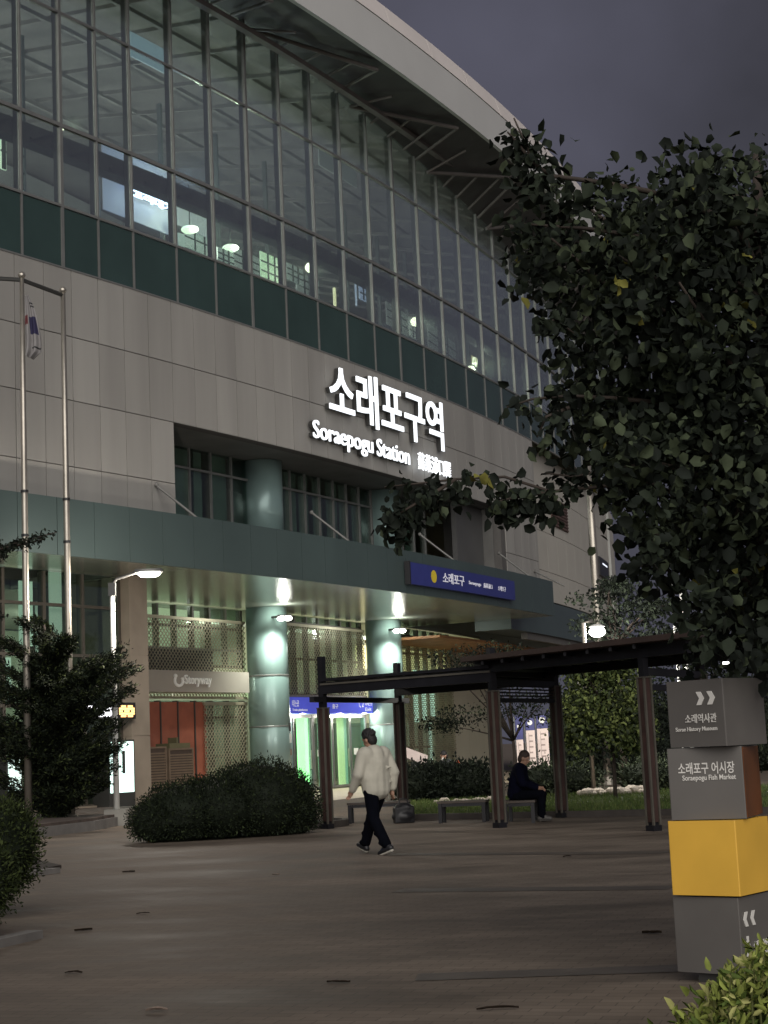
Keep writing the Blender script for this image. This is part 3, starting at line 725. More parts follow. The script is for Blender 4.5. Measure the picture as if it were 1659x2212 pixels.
# left street lamp
base = at_y(252, 1742, 37.4); top = at_y(251, 1262, base.y).z; head = at_y(322, 1240, base.y)
L1 = empty('street_lamp', (base.x, base.y, 0), 'slim white street lamp with a glowing flat head on an arm, beside the stone pier', 'street lamp')
q = MB(); q.box((base.x, base.y, .18), (.5, .5, .37)); q.build('footing', mat('concrete', (.30, .29, .26), .8, 0, .15, 3, .2), L1)
q = MB(); q.tube([(base.x, base.y, .36), (base.x, base.y, 2.6), (base.x, base.y, top)], [.07, .065, .055], 12); q.build('pole', M['white'], L1, True)
q = MB(); q.tube([(base.x, base.y, top - .02), (base.x + .1, base.y, top + .12), (head.x - .25, head.y, head.z + .06)], .035, 8); q.box((base.x, base.y, top - .12), (.16, .16, .3)); q.build('arm', M['aludark'], L1)
q = MB(); q.box((head.x, head.y, head.z + .075), (.62, .34, .07), mi=0); q.build('head', M['aludark'], L1)
q = MB(); q.lathe([(.05, -.07), (.2, -.05), (.27, 0), (.27, .03)], (head.x, head.y, head.z), 18); q.build('lens', GLOWW, L1)
pt_light('lamp_light', (head.x, head.y, head.z - .22), 800, (1, .90, .78), .15, L1)
# floodlights on the columns
for k, s0 in enumerate(CS):
    px = ((615, 1336), (863, 1363))[k]
    c = fac(s0, -4.6, 0); p = at_y(px[0], px[1], c.y - 1.2)
    fl = empty('floodlight', p, ('glaring white floodlight on the column nearest the shop sign', 'glaring white floodlight on the second green column behind the pergola')[k], 'floodlight', 'floodlights on the green columns')
    q = MB(); q.beam((c.x + .1, c.y - .5, p.z + .1), (p.x, p.y, p.z + .1), .06, .06); q.build('bracket', M['aludark'], fl)
    q = MB(); q.box((p.x, p.y, p.z + .1), (.5, .28, .04)); q.build('housing', M['aludark'], fl)
    q = MB(); q.ell((p.x - .11, p.y, p.z), (.15, .13, .085), 12); q.ell((p.x + .11, p.y, p.z), (.15, .13, .085), 12); q.build('lens', GLOWW, fl)
    pt_light('flood_light', (p.x - .02, p.y - .22, p.z - .06), 850, (.95, 1, .86), .12, fl, 132, (c.x - .1, c.y - .75, 0), .9)
    pt_light('uplight', (p.x, p.y - .1, p.z + .22), 85, (.95, 1, .86), .1, fl)
# right street lamp
p = at_y(1290, 1365, 43); L2 = empty('street_lamp', (p.x - .3, p.y, 0), 'street lamp glaring between the branches above the pergola roof', 'street lamp')
q = MB(); q.tube([(p.x - .35, p.y, 0), (p.x - .35, p.y, p.z + .25), (p.x - .1, p.y, p.z + .3)], .06, 10); q.build('pole', M['steel'], L2, True)
q = MB(); q.lathe([(.10, .2), (.20, .16), (.22, .13)], p, 18); q.build('shade', M['white'], L2)
q = MB(); q.ell(p, (.22, .22, .14), 14); q.build('bulb', GLOWW, L2)
pt_light('lamp_light', (p.x, p.y, p.z - .25), 900, (1, .94, .85), .15, L2)
# small downlights over the entrance doors
for k, (x, lb) in enumerate(((652, 'small downlight over the entrance doors, left of three'), (731, 'small warm downlight over the entrance doors, middle of three'), (786, 'small downlight over the entrance doors, right of three'))):
    d_ = BD + .28; s0 = S(x, 1548, d_); p = fac(s0, d_, 2.95)
    t = empty('downlight', p, lb, 'lamp', 'downlights over the entrance')
    q = MB(); q.lathe([(.09, -.03), (.1, .02)], p, 14); q.build('lens', GLOWW, t)
    q = MB(); q.lathe([(.13, .021), (.13, .16)], p, 14); q.build('housing', M['alu'], t)
    pt_light('downlight_beam', p + fdir(s0)[1] * .05 - Vector((0, 0, .16)), 110, (1, .95, .8), .1, t)
# lamps inside the glass strip
il = [(671, 578, -2.2, 'round lamp glowing right of the arched green window'), (897, 695, -2.2, 'bright round lamp in the glass strip above the sign letters'), (1017, 799, -2.2, 'warm bright lamp under the yellow panel in the glass strip'), (410, 496, -4.5, 'wide glowing lamp just right of the blue letter sign'), (498, 536, -4.5, 'pale green glowing lamp left of the arched green window'), (131, 276, -2.0, 'tiny white lamp at the upper left of the glass strip'), (1205, 868, -1.5, 'small white lamp at the right end of the glass strip behind leaves')]
for x, y, d_, lb in il:
    s0, h0 = at_d(x, y, d_); p = fac(s0, d_, h0); big = x in (410, 498); tiny = x in (131, 1205)
    t = empty('inside_lamp', p, lb + ', inside the station', 'lamp', 'lamps inside the station')
    r0 = .10 if tiny else .20
    q = MB(); q.ell(p, (.30 if big else r0, .30 if big else r0, .13 if big else r0 * .95), 14); q.build('bulb', glow('warm_bulb', (.95, 1, .72), 6) if not big else glow('green_bulb', (.72, 1, .66), 3), t)
    q = MB(); q.tube([p + Vector((0, 0, .15)), (p.x, p.y, p.z + 1.6)], .02, 6); q.build('rod', M['aludark'], t)
    pt_light('bulb_light', p - Vector((0, 0, .05)) + fdir(s0)[1] * .5, 8 if tiny else 170, (.85, 1, .75), .15, t)
# rows of tubes added to light the concourse and the ground hall
for k, s0 in enumerate((-4, 3, 10, 17, 24, 31, 39)):
    p = fac(s0, -11, 20.5); t = empty('ceiling_tube', p, 'long fluorescent tube hanging deep inside the upper hall', 'lamp', 'fluorescent tubes of the upper hall')
    q = MB(); q.fbox(s0 - .6, s0 + .6, -11.05, -10.95, 20.45, 20.5); q.build('tube', glow('tube_dim', (.9, 1, .92), 1.0), t)
    q = MB(); q.fbox(s0 - .62, s0 + .62, -11.06, -10.94, 20.505, 20.55); q.build('housing', M['aludark'], t)
    pt_light('tube_light', p - Vector((0, 0, .3)), 480, (.96, 1, .97), .5, t)
for k, s0 in enumerate((-3, 2, 13, 22, 31, 38)):
    p = fac(s0, -9.5, 6.1); t = empty('hall_tube', p, 'fluorescent tube on the ceiling of the ground floor hall', 'lamp', 'fluorescent tubes of the ground hall')
    q = MB(); q.fbox(s0 - .6, s0 + .6, -9.55, -9.45, 6.05, 6.1); q.build('tube', glow('tube_hall', (.95, 1, .8), 3), t)
    q = MB(); q.fbox(s0 - .62, s0 + .62, -9.56, -9.44, 6.105, 6.15); q.build('housing', M['aludark'], t)
    pt_light('tube_light', p - Vector((0, 0, .3)), 480, (.94, 1, .80), .5, t)

# ================================================================ poles and flag
def pole(pb, ph, ytop, r0, r1, label, group=None, ball=True, name='flagpole', m='steel'):
    tz = ytop
    t = empty(name, (pb.x, pb.y, 0), label, name.replace('_', ' '), group)
    q = MB(); q.tube([(pb.x, pb.y, 0), (pb.x, pb.y, tz * .33), (pb.x, pb.y, tz * .66), (pb.x, pb.y, tz)], [r0, r0 * .9, (r0 + r1) / 2, r1], 12); q.build('pole', M[m], t, True)
    q = MB(); q.lathe([(r0 * 1.9, 0), (r0 * 1.9, .25), (r0 * 1.2, .3)], (pb.x, pb.y, 0), 14); q.build('base', M[m], t)
    for f_ in (.52, .6):
        q = MB(); q.lathe([(r0 * 1.05, 0), (r0 * 1.05, .06)], (pb.x, pb.y, tz * f_), 12); q.build('clamp', M['black'], t)
    if ball: q = MB(); q.ell((pb.x, pb.y, tz + .06), (.085, .085, .085), 12); q.build('finial', M['steel'], t, True)
    return t
p1 = at_y(62, 1762, 36.3); p1.z = .1; z1 = at_y(48, 600, p1.y).z
F1 = pole(p1, 0, z1, .085, .05, 'tall steel flagpole carrying the folded flag', 'flagpoles by the conifer')
p2 = at_y(152, 1600, p1.y + .9); z2 = at_y(145, 632, p2.y).z
F2 = pole(p2, 0, z2, .085, .055, 'tall bare steel flagpole right of the one with the flag', 'flagpoles by the conifer')
q = MB(); q.tube([(p1.x - 2.6, p1.y - .4, z1 + .12), (p1.x, p1.y, z1 - .05), (p2.x, p2.y, z2 - .06)], .05, 6)
tag(q.build('pole_rail', M['aludark']), 'thin dark rail joining the tops of the two flagpoles', 'rail')
# flag: hanging in folds, white with red and blue roundel and black bars
fl_top = at_y(50, 640, p1.y).z; fl_bot = at_y(58, 770, p1.y).z
fm = [mat('flag_white', (.24, .23, .23), .8, 0, .08, 4), mat('flag_blue', (.02, .018, .06), .8, 0, .1, 4), mat('flag_red', (.12, .025, .03), .8, 0, .1, 4), M['black']]
q = MB(); nu, nv = 14, 40; vs = []
for j in range(nv + 1):
    v = j / nv; w = .08 + .30 * math.sin(min(1, v * 1.2) * math.pi * .55) * (1 if v < .9 else 1 - (v - .9) * 6)
    for i in range(nu + 1):
        u = i / nu; x = p1.x + .07 + w * u + .01 * math.sin(v * 9); y = p1.y - .06 + .075 * math.sin(u * 14 + v * 3) * (.3 + v)
        vs.append((x, y, fl_top + (fl_bot - fl_top) * v + .12 * u * (1 - v) - .1 * u))
fs = []; mi = []
for j in range(nv):
    for i in range(nu):
        a = j * (nu + 1) + i; fs.append((a, a + 1, a + nu + 2, a + nu + 1)); u, v = i / nu, j / nv
        k = 0
        if .34 < v < .62 and .35 < u < .85: k = 1
        if .30 < v < .46 and u <= .28: k = 2
        if .78 < v < .86 and u > .3 and j % 2: k = 3
        if .12 < v < .2 and u > .5 and j % 2: k = 3
        mi.append(k)
q.v = vs; q.f = fs; q.m = mi
tag(q.build('flag', fm, None, True), 'white flag with red and blue centre hanging limp in folds from the flagpole', 'flag')
pr = at_y(1288, 1290, 52); zt = at_y(1272, 1040, 52).z
pole(pr, 0, zt + .6, .15, .11, 'tall thick steel pole in front of the side wall with the louvre', None, False, 'steel_pole')
for k, (x0, y0, x1, y1, yy, lb) in enumerate(((1455, 1255, 1462, 1400, 44, 'white slender pole beside the big tree, left of two'), (1474, 1268, 1480, 1400, 44.6, 'white slender pole beside the big tree, right of two'))):
    a = at_y(x1, y1, yy); z0 = at_y(x0, y0, yy).z
    pole(a, 0, z0, .06, .05, lb, 'white poles behind the big tree', True, 'flagpole', 'white')

# ================================================================ louvred cabinets by the shop
for k, (xa, xb, ya, lb) in enumerate(((311, 361, 1613, 'brown louvred cabinet under the shop sign, next to the stone pier'), (366, 419, 1616, 'brown louvred cabinet with a small pale roof, right of the other cabinet'))):
    d_ = -4.1; s0, s1 = S(xa, 1660, d_), S(xb, 1660, d_); h1 = Hh((xa + xb) / 2, ya, d_)
    t = empty('louvred_cabinet', fac((s0 + s1) / 2, d_ - .4, 0), lb, 'cabinet', 'louvred cabinets by the shop')
    lm = mat('cabinet_brown', (.17, .125, .09), .6, 0, .12, 4)
    q = MB(); q.fbox(s0 + .03, s1 - .03, d_ - .8, d_ - .05, .05, h1 - .06); q.build('body', mat('cabinet_dark', (.07, .05, .04), .7, 0, .15, 3), t)
    q = MB(); n = 18
    for j in range(n): h = .15 + (h1 - .3) * j / n; q.fbox(s0 + .06, s1 - .06, d_ - .049, d_ - .01, h, h + (h1 - .3) / n * .62)
    q.build('louvre', lm, t)
    q = MB()
    for x in (s0, s1 - .06): q.fbox(x, x + .06, d_ - .82, d_, 0, h1)
    q.fbox(s0 + .065, s1 - .065, d_ - .82, d_, h1 - .055, h1); q.build('frame', lm, t)
    if k: q = MB(); q.fbox(s0 + .1, s1 - .1, d_ - .6, d_ - .05, h1 + .003, h1 + .16); q.fbox(s0 + .6, s1 - .6, d_ - .5, d_ - .15, h1 + .163, h1 + .34); q.build('roof', mat('cabinet_roof', (.13, .12, .065), .6, 0, .1, 3), t)
# ================================================================ pergola
wood = mat('pergola_wood', (.042, .021, .017), .55, 0, .3, 5, .15)
dark = mat('pergola_steel', (.010, .010, .013), .45, .2, .25, 4)
trimm = mat('pergola_trim', (.085, .078, .064), .5, .1, .15, 4)
pA = at_h(708, 1790, 0); pC = at_h(1080, 1788, 0); pE = at_h(1413, 1795, 0)
pB = at_y(872, 1768, pA.y + 3.1); pB.z = 0; pD = at_h(1215, 1766, 0); pF = pE + Vector((1.45, 2.9, 0))
pg = empty('pergola', (pC.x, pC.y, 0), 'dark pergola with brown clad posts and flat roofs at two heights on the plaza', 'pergola')
tops = [(pA, at_y(703, 1418, pA.y).z, 1525), (pB, at_y(865, 1432, pB.y).z, 1520), (pC, at_y(1064, 1399, pC.y).z, 1505), (pD, at_y(1203, 1440, pD.y).z, 1500), (pE, at_y(1400, 1400, pE.y).z, 1490), (pF, 3.0, 1490)]
ax_l = (pC - pA).normalized(); ax_r = (pE - pC).normalized()
for i, (p, z, yc) in enumerate(tops):
    dx = ax_l if i < 2 else ax_r; rz = math.atan2(dx.y, dx.x)
    zc = at_y(PW / 2, yc, p.y).z
    q = MB(); q.box((p.x, p.y, z / 2), (.115, .115, z), rz); f = q.build('post', dark, pg)
    Mx = Matrix.Rotation(rz, 3, 'Z'); q = MB()
    for sx, sy in ((0, -.069), (0, .069), (-.069, 0), (.069, 0)):
        c = Mx @ Vector((sx, sy, 0)); q.box((p.x + c.x, p.y + c.y, .14 + (zc - .14) / 2), (.085 if sx == 0 else .02, .085 if sy == 0 else .02, zc - .14), rz)
    q.build('cladding', wood, f)
    q = MB()
    for sx in (-1, 1):
        for sy in (-1, 1):
            c = Mx @ Vector((sx * .071, sy * .071, 0)); q.box((p.x + c.x, p.y + c.y, .09 + (zc - .09) / 2), (.034, .034, zc - .09), rz)
    q.box((p.x, p.y, zc + .012), (.19, .19, .02), rz); q.build('corner_trim', trimm, f)
    q = MB(); q.box((p.x, p.y, .045), (.18, .18, .09), rz); q.build('foot', dark, f)
def ext(a, b, t): return a + (a - b).normalized() * t
def slab(corners, z0, z1): q = MB(); q.prism([(c.x, c.y) for c in corners], z0, z1); return q
zl1 = at_y(712, 1468, pA.y).z; zl0 = at_y(712, 1500, pA.y).z
off = lambda v, p: Vector((v.x * p, v.y * p, 0))
# left roof: two side beams with a glazed slatted deck between
cross_l = (pB - pA).normalized()
for a, b in ((pA, pC), (pB, pD)):
    q = MB(); q.beam((a.x, a.y, (zl0 + zl1) / 2 - .02), (b.x, b.y, (zl0 + zl1) / 2 - .02), .12, zl1 - zl0 - .06); q.build('beam', dark, pg)
    q = MB(); k = cross_l * (-.075 if a is pA else .075); q.beam((a.x + k.x, a.y + k.y, zl1 - .09), (b.x + k.x, b.y + k.y, zl1 - .09), .03, .035); q.build('edge_trim', trimm, pg)
q = MB(); q.prism([(c.x, c.y) for c in (pA - cross_l * .12, pC - cross_l * .12, pD + cross_l * .12, pB + cross_l * .12)], zl1 - .035, zl1 + .02); q.build('roof_panel', dark, pg)
for k in range(9):
    t = (k + .5) / 9; a = pA.lerp(pC, t); b = pB.lerp(pD, t)
    q = MB(); q.beam((a.x, a.y, zl1 - .1), (b.x, b.y, zl1 - .1), .05, .1); q.build('slat', dark, pg)
zx0 = at_y(705, 1511, pA.y).z
a = ext(pA, pB, .45); b = ext(pB, pA, .45)
q = MB(); q.beam((a.x, a.y, zx0), (b.x, b.y, zx0), .1, .105); q.build('cross_beam', dark, pg)
q = MB(); q.beam((pC.x, pC.y, zx0 + .1), (pD.x, pD.y, zx0 + .1), .08, .1); q.beam((pC.x, pC.y, zx0 - .22), (pD.x, pD.y, zx0 - .22), .06, .08)
for k in range(5): q.beam((pC.x, pC.y, zx0 - .14 + k * .06), (pD.x, pD.y, zx0 - .14 + k * .06), .02, .03)
q.build('cross_beam', dark, pg)
# right roof: higher, with wide eaves
zr1 = at_y(1400, 1386, pE.y).z + .03; cr = (pF - pE).normalized()
c1, c2, c3, c4 = pC - ax_r * .55 - cr * .5, pE + ax_r * 1.2 - cr * .5, pF + ax_r * 1.2 + cr * .6, pD - ax_r * .55 + cr * .6
q = slab((c1, c2, c3, c4), zr1 - .07, zr1 + .02); q.build('roof_panel', mat('roof_brown', (.035, .022, .018), .55, 0, .2, 2), pg)
for a, b in ((pC, pE), (pD, pF)):
    q = MB(); q.beam((a.x - ax_r.x * .4, a.y - ax_r.y * .4, zr1 - .18), (b.x + ax_r.x * 1.0, b.y + ax_r.y * 1.0, zr1 - .18), .12, .2); q.build('beam', dark, pg)
q = MB()
for k in range(8):
    t = k / 7; a = pC.lerp(pE, t); b = pD.lerp(pF, t); q.beam((a.x - cr.x * .4, a.y - cr.y * .4, zr1 - .115), (b.x + cr.x * .5, b.y + cr.y * .5, zr1 - .115), .05, .07)
q.build('rafters', dark, pg)
q = MB(); q.beam((pE.x, pE.y, zr1 - .5), (pF.x, pF.y, zr1 - .5), .08, .12); q.beam((pE.x, pE.y, zr1 - .75), (pF.x, pF.y, zr1 - .75), .08, .1); q.build('cross_beam', dark, pg)
p = at_y(1568, 1434, 26.6)
pl = empty('pergola_lamp', p, 'tiny white lamp under the right end of the pergola roof', 'lamp')
q = MB(); q.lathe([(.05, 0), (.05, .03)], p, 12); q.build('lens', GLOWW, pl)
q = MB(); q.lathe([(.065, .031), (.065, .10)], p, 12); q.build('housing', dark, pl)
q = MB(); q.box((p.x, p.y, (p.z + zr1) / 2 + .02), (.04, .04, zr1 - p.z - .16)); q.build('stem', dark, pl)

# ================================================================ benches
def bench(cx, cy, L, W, rz, h, label, loc_name='bench'):
    t = empty(loc_name, (cx, cy, 0), label, 'bench', 'benches under the pergola')
    Mx = Matrix.Rotation(rz, 3, 'Z'); C = Vector((cx, cy, 0))
    q = MB(); n = 4
    for k in range(n):
        y = -W / 2 + W * (k + .5) / n; q.box(C + Mx @ Vector((0, y, h - .02)), (L, W / n * .86, .04), rz)
    q.build('seat', mat('bench_slat', (.06, .045, .035), .5, 0, .2, 5, .1), t)
    for sx in (-1, 1):
        for sy in (-1, 1):
            q = MB(); q.box(C + Mx @ Vector((sx * (L / 2 - .05), sy * (W / 2 - .05), (h - .045) / 2)), (.07, .07, h - .045), rz); q.build('leg', dark, t)
    q = MB()
    for sy in (-1, 1): q.box(C + Mx @ Vector((0, sy * (W / 2 - .05), h - .075)), (L - .18, .045, .055), rz)
    q.build('rail', dark, t); return t
b1 = at_h(820, 1776, 0); bench(b1.x, b1.y, 1.25, .42, R_(-6), .41, 'dark bench behind the walking man, left of the others')
b2 = at_h(1003, 1776, 0); bench(b2.x, b2.y, .95, .42, R_(-14), .41, 'empty dark bench in the middle, left of the mid pergola post')
b3 = at_h(1128, 1776, 0); bench(b3.x, b3.y, .60, .95, R_(-10), .41, 'dark bench that the man in navy is sitting on')
# ================================================================ people
def remeshed(name, mb, m, parent, vox, smooth=4, local=None):
    o = mb.build(name, m); md = o.modifiers.new('r', 'REMESH'); md.mode = 'VOXEL'; md.voxel_size = vox; md.use_smooth_shade = True
    s = o.modifiers.new('s', 'SMOOTH'); s.iterations = smooth; s.factor = .5
    bpy.context.view_layer.update(); me = evaluated(o, name); bpy.data.objects.remove(o)
    if local is not None: me.transform(local)
    me.polygons.foreach_set('use_smooth', [True] * len(me.polygons))
    return link(name, me, parent)
skin = mat('skin', (.36, .21, .145), .55, 0, .06, 8)
hairm = mat('black_hair', (.010, .009, .009), .7, 0, .3, 30, .4)
def person(root, J, sc, skin_m, top_m, leg_m, shoe_m, hair_m, sole_m=None, bulk=1., mask=None, short=False):
    """J: joints in the local frame (x forward, y left, z up); parts share the frame of the root"""
    MW = root.matrix_basis.copy()
    V = {k: Vector(v) for k, v in J.items()}
    hd = V['head']; fw = V['face'].normalized(); up = (V['head'] - V['neck']).normalized(); lf = up.cross(fw).normalized(); fw = lf.cross(up)
    FM = Matrix((fw, lf, up)).transposed()
    def hp(x, y, z): return hd + FM @ Vector((x, y, z))
    b = MB()
    b.ell(hp(0, 0, .02), (.098, .078, .115), 16, M=FM); b.ell(hp(.03, 0, -.055), (.066, .058, .07), 12, M=FM); b.ell(hp(.055, 0, -.095), (.035, .035, .025), 10, M=FM)
    b.cap(hp(.085, 0, .01), hp(.108, 0, -.028), .010, .016, 8)                      # nose
    for s in (-1, 1): b.ell(hp(-.005, s * .082, -.01), (.026, .011, .036), 8, M=FM); b.ell(hp(.083, s * .03, .035), (.02, .025, .01), 8, M=FM)
    b.ell(hp(.088, 0, -.06), (.014, .026, .008), 8, M=FM)
    b.cap(V['neck'] - up * .06, hd - up * .05, .062, .055)
    b.cap(V['neck'] - up * .05, V['chest'], .11, .14); b.cap(V['chest'], V['pelvis'], .14, .135)
    for s in ('L', 'R'):
        b.cap(V['neck'] - up * .07, V['sh' + s], .07, .06); b.cap(V['sh' + s], V['el' + s], .05, .04); b.cap(V['el' + s], V['wr' + s], .04, .028)
        b.cap(V['pelvis'], V['hip' + s], .11, .10); b.cap(V['hip' + s], V['kn' + s], .085, .055); b.cap(V['kn' + s], V['an' + s], .055, .038)
        # hand: palm, four curled fingers of different lengths, thumb from the side
        w = V['wr' + s]; dr = (w - V['el' + s]).normalized(); sd = Vector((1, 0, 0)); sd = (sd - dr * sd.dot(dr)).normalized(); nr = dr.cross(sd) * (1 if s == 'L' else -1)
        b.cap(w, w + dr * .075, .028, .034)
        for k, (o_, l_) in enumerate(((.03, .078), (.010, .088), (-.010, .080), (-.028, .062))):
            k0 = w + dr * .085 + sd * o_; k1 = k0 + dr * l_ * .5 - nr * .008; k2 = k1 + dr * l_ * .38 - nr * .024
            b.cap(k0 - dr * .02, k1, .0105, .0095, 8); b.cap(k1, k2, .0095, .008, 8)
        t0 = w + dr * .03 + sd * .03; t1 = t0 + dr * .035 + sd * .022; b.cap(t0, t1, .012, .011, 8); b.cap(t1, t1 + dr * .03, .011, .009, 8)
    remeshed('body', b, skin_m, root, .0085, 3, MW)
    # hair: cap of short curls
    h = MB(); h.ell(hp(-.018, 0, .055), (.105, .092, .098), 16, M=FM); h.ell(hp(-.055, 0, -.01), (.066, .085, .10), 12, M=FM)
    rr = random.Random(3)
    if not short:
        for k in range(130):
            a = rr.uniform(0, 6.28); e = rr.uniform(-.25, 1.5); d = Vector((math.cos(a) * math.cos(e), math.sin(a) * math.cos(e), math.sin(e)))
            if d.x > .35 and d.z < .45: continue
            h.ell(hp(-.018 + d.x * .105, d.y * .093, .05 + d.z * .098), [rr.uniform(.014, .026)] * 3, 6)
    remeshed('hair', h, hair_m, root, .007, 1, MW)
    for s in (-1, 1):
        e = MB(); e.ell(hp(.082, s * .031, .016), (.012, .012, .010), 8, M=FM); e.ell(hp(.0925, s * .031, .016), (.004, .006, .006), 8, mi=1, M=FM)
        o = e.build('eye', [M['white'], M['black']]); o.data.transform(MW); o.parent = root; o.matrix_basis = MW.inverted()
    e = MB(); e.ell(hp(.099, 0, -.058), (.006, .022, .005), 8, M=FM); o = e.build('mouth', mat('lips', (.25, .09, .08), .5)); o.data.transform(MW); o.parent = root; o.matrix_basis = MW.inverted()
    if mask: e = MB(); e.ell(hp(.075, 0, -.058), (.04, .06, .05), 12, M=FM); o = e.build('mask', mask); o.data.transform(MW); o.parent = root; o.matrix_basis = MW.inverted()
    # jacket
    t = MB(); B = bulk; n0 = V['neck'] - up * .055
    mid = V['chest'].lerp(V['pelvis'], .55)
    for s in ('L', 'R'):
        y = Vector((0, 1 if s == 'L' else -1, 0))
        t.cap(n0, V['sh' + s], .078 * B, .085 * B); t.cap(V['sh' + s], V['el' + s], .088 * B, .075 * B); t.cap(V['el' + s], V['wr' + s] - (V['wr' + s] - V['el' + s]).normalized() * .02, .073 * B, .052 * B)
        t.cap(V['chest'] + y * .075 + Vector((0, 0, .06)), mid + y * .085, .135 * B, .145 * B); t.cap(mid + y * .085, V['hem'] + y * .08, .145 * B, .128 * B)
        t.cap(V['sh' + s] - y * .05, V['chest'] + y * .08, .11 * B, .13 * B)
    t.cap(n0 + up * .01, n0 + up * .05, .085, .078); t.cap(n0 - up * .02, V['chest'], .135 * B, .165 * B); t.cap(V['chest'], V['hem'], .165 * B, .14 * B)
    rj = random.Random(5)
    for k in range(7):                                # folds
        a = rj.uniform(0, 6.28); z = rj.uniform(.1, .9); c = V['chest'].lerp(V['hem'], z); dv = Vector((math.cos(a) * .155, math.sin(a) * .215, 0)) * B
        t.cap(c + dv * .99, c + dv * .95 + Vector((rj.uniform(-.07, .07), rj.uniform(-.09, .09), rj.uniform(-.08, .02))), .024, .018, 8)
    jk = remeshed('jacket', t, top_m, root, .013, 8, MW)
    # trousers
    t = MB()
    for s in ('L', 'R'):
        y = Vector((0, 1 if s == 'L' else -1, 0))
        t.cap(V['hem'] + y * .06 + Vector((0, 0, .03)), V['hip' + s], .125, .125); t.cap(V['hip' + s], V['kn' + s], .118, .088); t.cap(V['kn' + s], V['an' + s] + (V['kn' + s] - V['an' + s]).normalized() * .03, .086, .075)
        kk = V['kn' + s]
        for k in range(5): c = kk.lerp(V['an' + s], .25 + .17 * k); t.cap(c + Vector((.05, .04 * (-1) ** k, 0)), c + Vector((.03, -.05 * (-1) ** k, -.05)), .035, .03, 8)
    remeshed('trousers', t, leg_m, root, .013, 3, MW)
    for s in ('L', 'R'):
        a = V['an' + s]; td = V['toe' + s].normalized(); t = MB(); heel = a - td * .055 + Vector((0, 0, -.045)) ; toe = a + td * .17 + Vector((0, 0, -.05))
        upd = Vector((0, 0, 1)); upd = (upd - td * upd.dot(td)).normalized(); heel = a - td * .05 - upd * .05; toe = a + td * .165 - upd * .055
        t.cap(a, heel, .048, .042); t.cap(heel, a + td * .07 - upd * .045, .044, .046); t.cap(a + td * .07 - upd * .045, toe, .046, .034); t.cap(a, a + td * .08 - upd * .03, .045, .04)
        sh = remeshed('shoe', t, shoe_m, root, .009, 3, MW)
        so_ = MB(); so_.cap(heel - upd * .03, toe - upd * .018, .03, .026, 10); o = so_.build('sole', sole_m or shoe_m); 
        for v in o.data.vertices: v.co = MW @ v.co
        o.parent = sh
p = at_h(873, 1778, 0); q = MB(); q.box((p.x, p.y, .16), (.40, .2, .32), .3); q.ell((p.x, p.y, .30), (.19, .1, .10), 12); q.ell((p.x - .03, p.y - .02, .13), (.22, .13, .12), 12)
t = empty('bag', p, 'black bulging bag on the ground behind the walking man', 'bag'); remeshed('body', q, M['black'], t, .02, 4)
q = MB(); q.tube([(p.x - .1, p.y, .36), (p.x - .06, p.y, .47), (p.x + .06, p.y, .47), (p.x + .1, p.y, .36)], .015, 6); q.build('handle', M['black'], t)

# the walking man, seen from behind, striding away to the left
Bf = at_h(856, 1851, 0); Ff = at_h(776, 1838, 0)
fwd = (Ff - Bf); fwd.z = 0; L_ = fwd.length; fwd = Vector((-.66, .75, 0)); ang = math.atan2(fwd.y, fwd.x)
mid_ = (Bf + Ff) / 2
man = empty('person', (mid_.x + .02, mid_.y, 0), 'man in pale jacket and dark trousers walking away across the plaza, curly black hair', 'person', None, ang)
Jm = dict(pelvis=(.0, 0, .93), hem=(-.01, 0, .90), chest=(.01, 0, 1.24), neck=(.035, 0, 1.46), head=(.085, .012, 1.61), face=(1, .16, -.36),
 shL=(.01, .205, 1.395), shR=(.01, -.205, 1.395), elL=(.03, .285, 1.12), wrL=(.20, .27, .90), elR=(-.10, -.27, 1.13), wrR=(-.06, -.27, .90),
 hipL=(-.01, .10, .90), hipR=(.01, -.10, .90), knL=(-.05, .105, .50), anL=(-.31, .10, .125), knR=(.23, -.10, .51), anR=(.40, -.10, .12), toeL=(1, .18, -.35), toeR=(1, -.1, .28))
jacket = mat('pale_jacket', (.45, .43, .36), .75, 0, .10, 5, .25); navy = mat('dark_trousers', (.002, .0025, .005), .95, 0, .25, 8, .2, spec=.08)
person(man, Jm, 1, skin, jacket, navy, M['black'], hairm, mat('sole_white', (.5, .48, .42), .6), 1.13)
# the man sitting on the bench, facing right
sp = at_h(1126, 1777, 0); sb_ = Vector((b3.x - .02, b3.y - .05, 0))
sit = empty('person', (sb_.x, sb_.y, 0), 'man in dark navy clothes sitting bowed on a bench under the pergola', 'person', None, R_(-12))
Js = dict(pelvis=(-.08, 0, .53), hem=(-.09, 0, .52), chest=(-.0, 0, .82), neck=(.06, 0, 1.03), head=(.12, 0, 1.17), face=(1, -.1, -.35),
 shL=(.03, .2, .97), shR=(.03, -.2, .97), elL=(.09, .26, .72), elR=(.10, -.26, .72), wrL=(.33, .13, .63), wrR=(.34, -.12, .62),
 hipL=(-.06, .1, .51), hipR=(-.06, -.1, .51), knL=(.40, .13, .50), knR=(.42, -.12, .50), anL=(.36, .13, .115), anR=(.40, -.12, .115), toeL=(1, .1, 0), toeR=(1, -.1, 0))
dnavy = mat('navy_coat', (.003, .0035, .011), .95, 0, .25, 8, .2, spec=.08)
person(sit, Js, 1, skin, dnavy, navy, mat('grey_shoe', (.08, .075, .07), .6), mat('brown_hair', (.045, .028, .022), .7, 0, .3, 30, .3), None, 1.08, short=True)
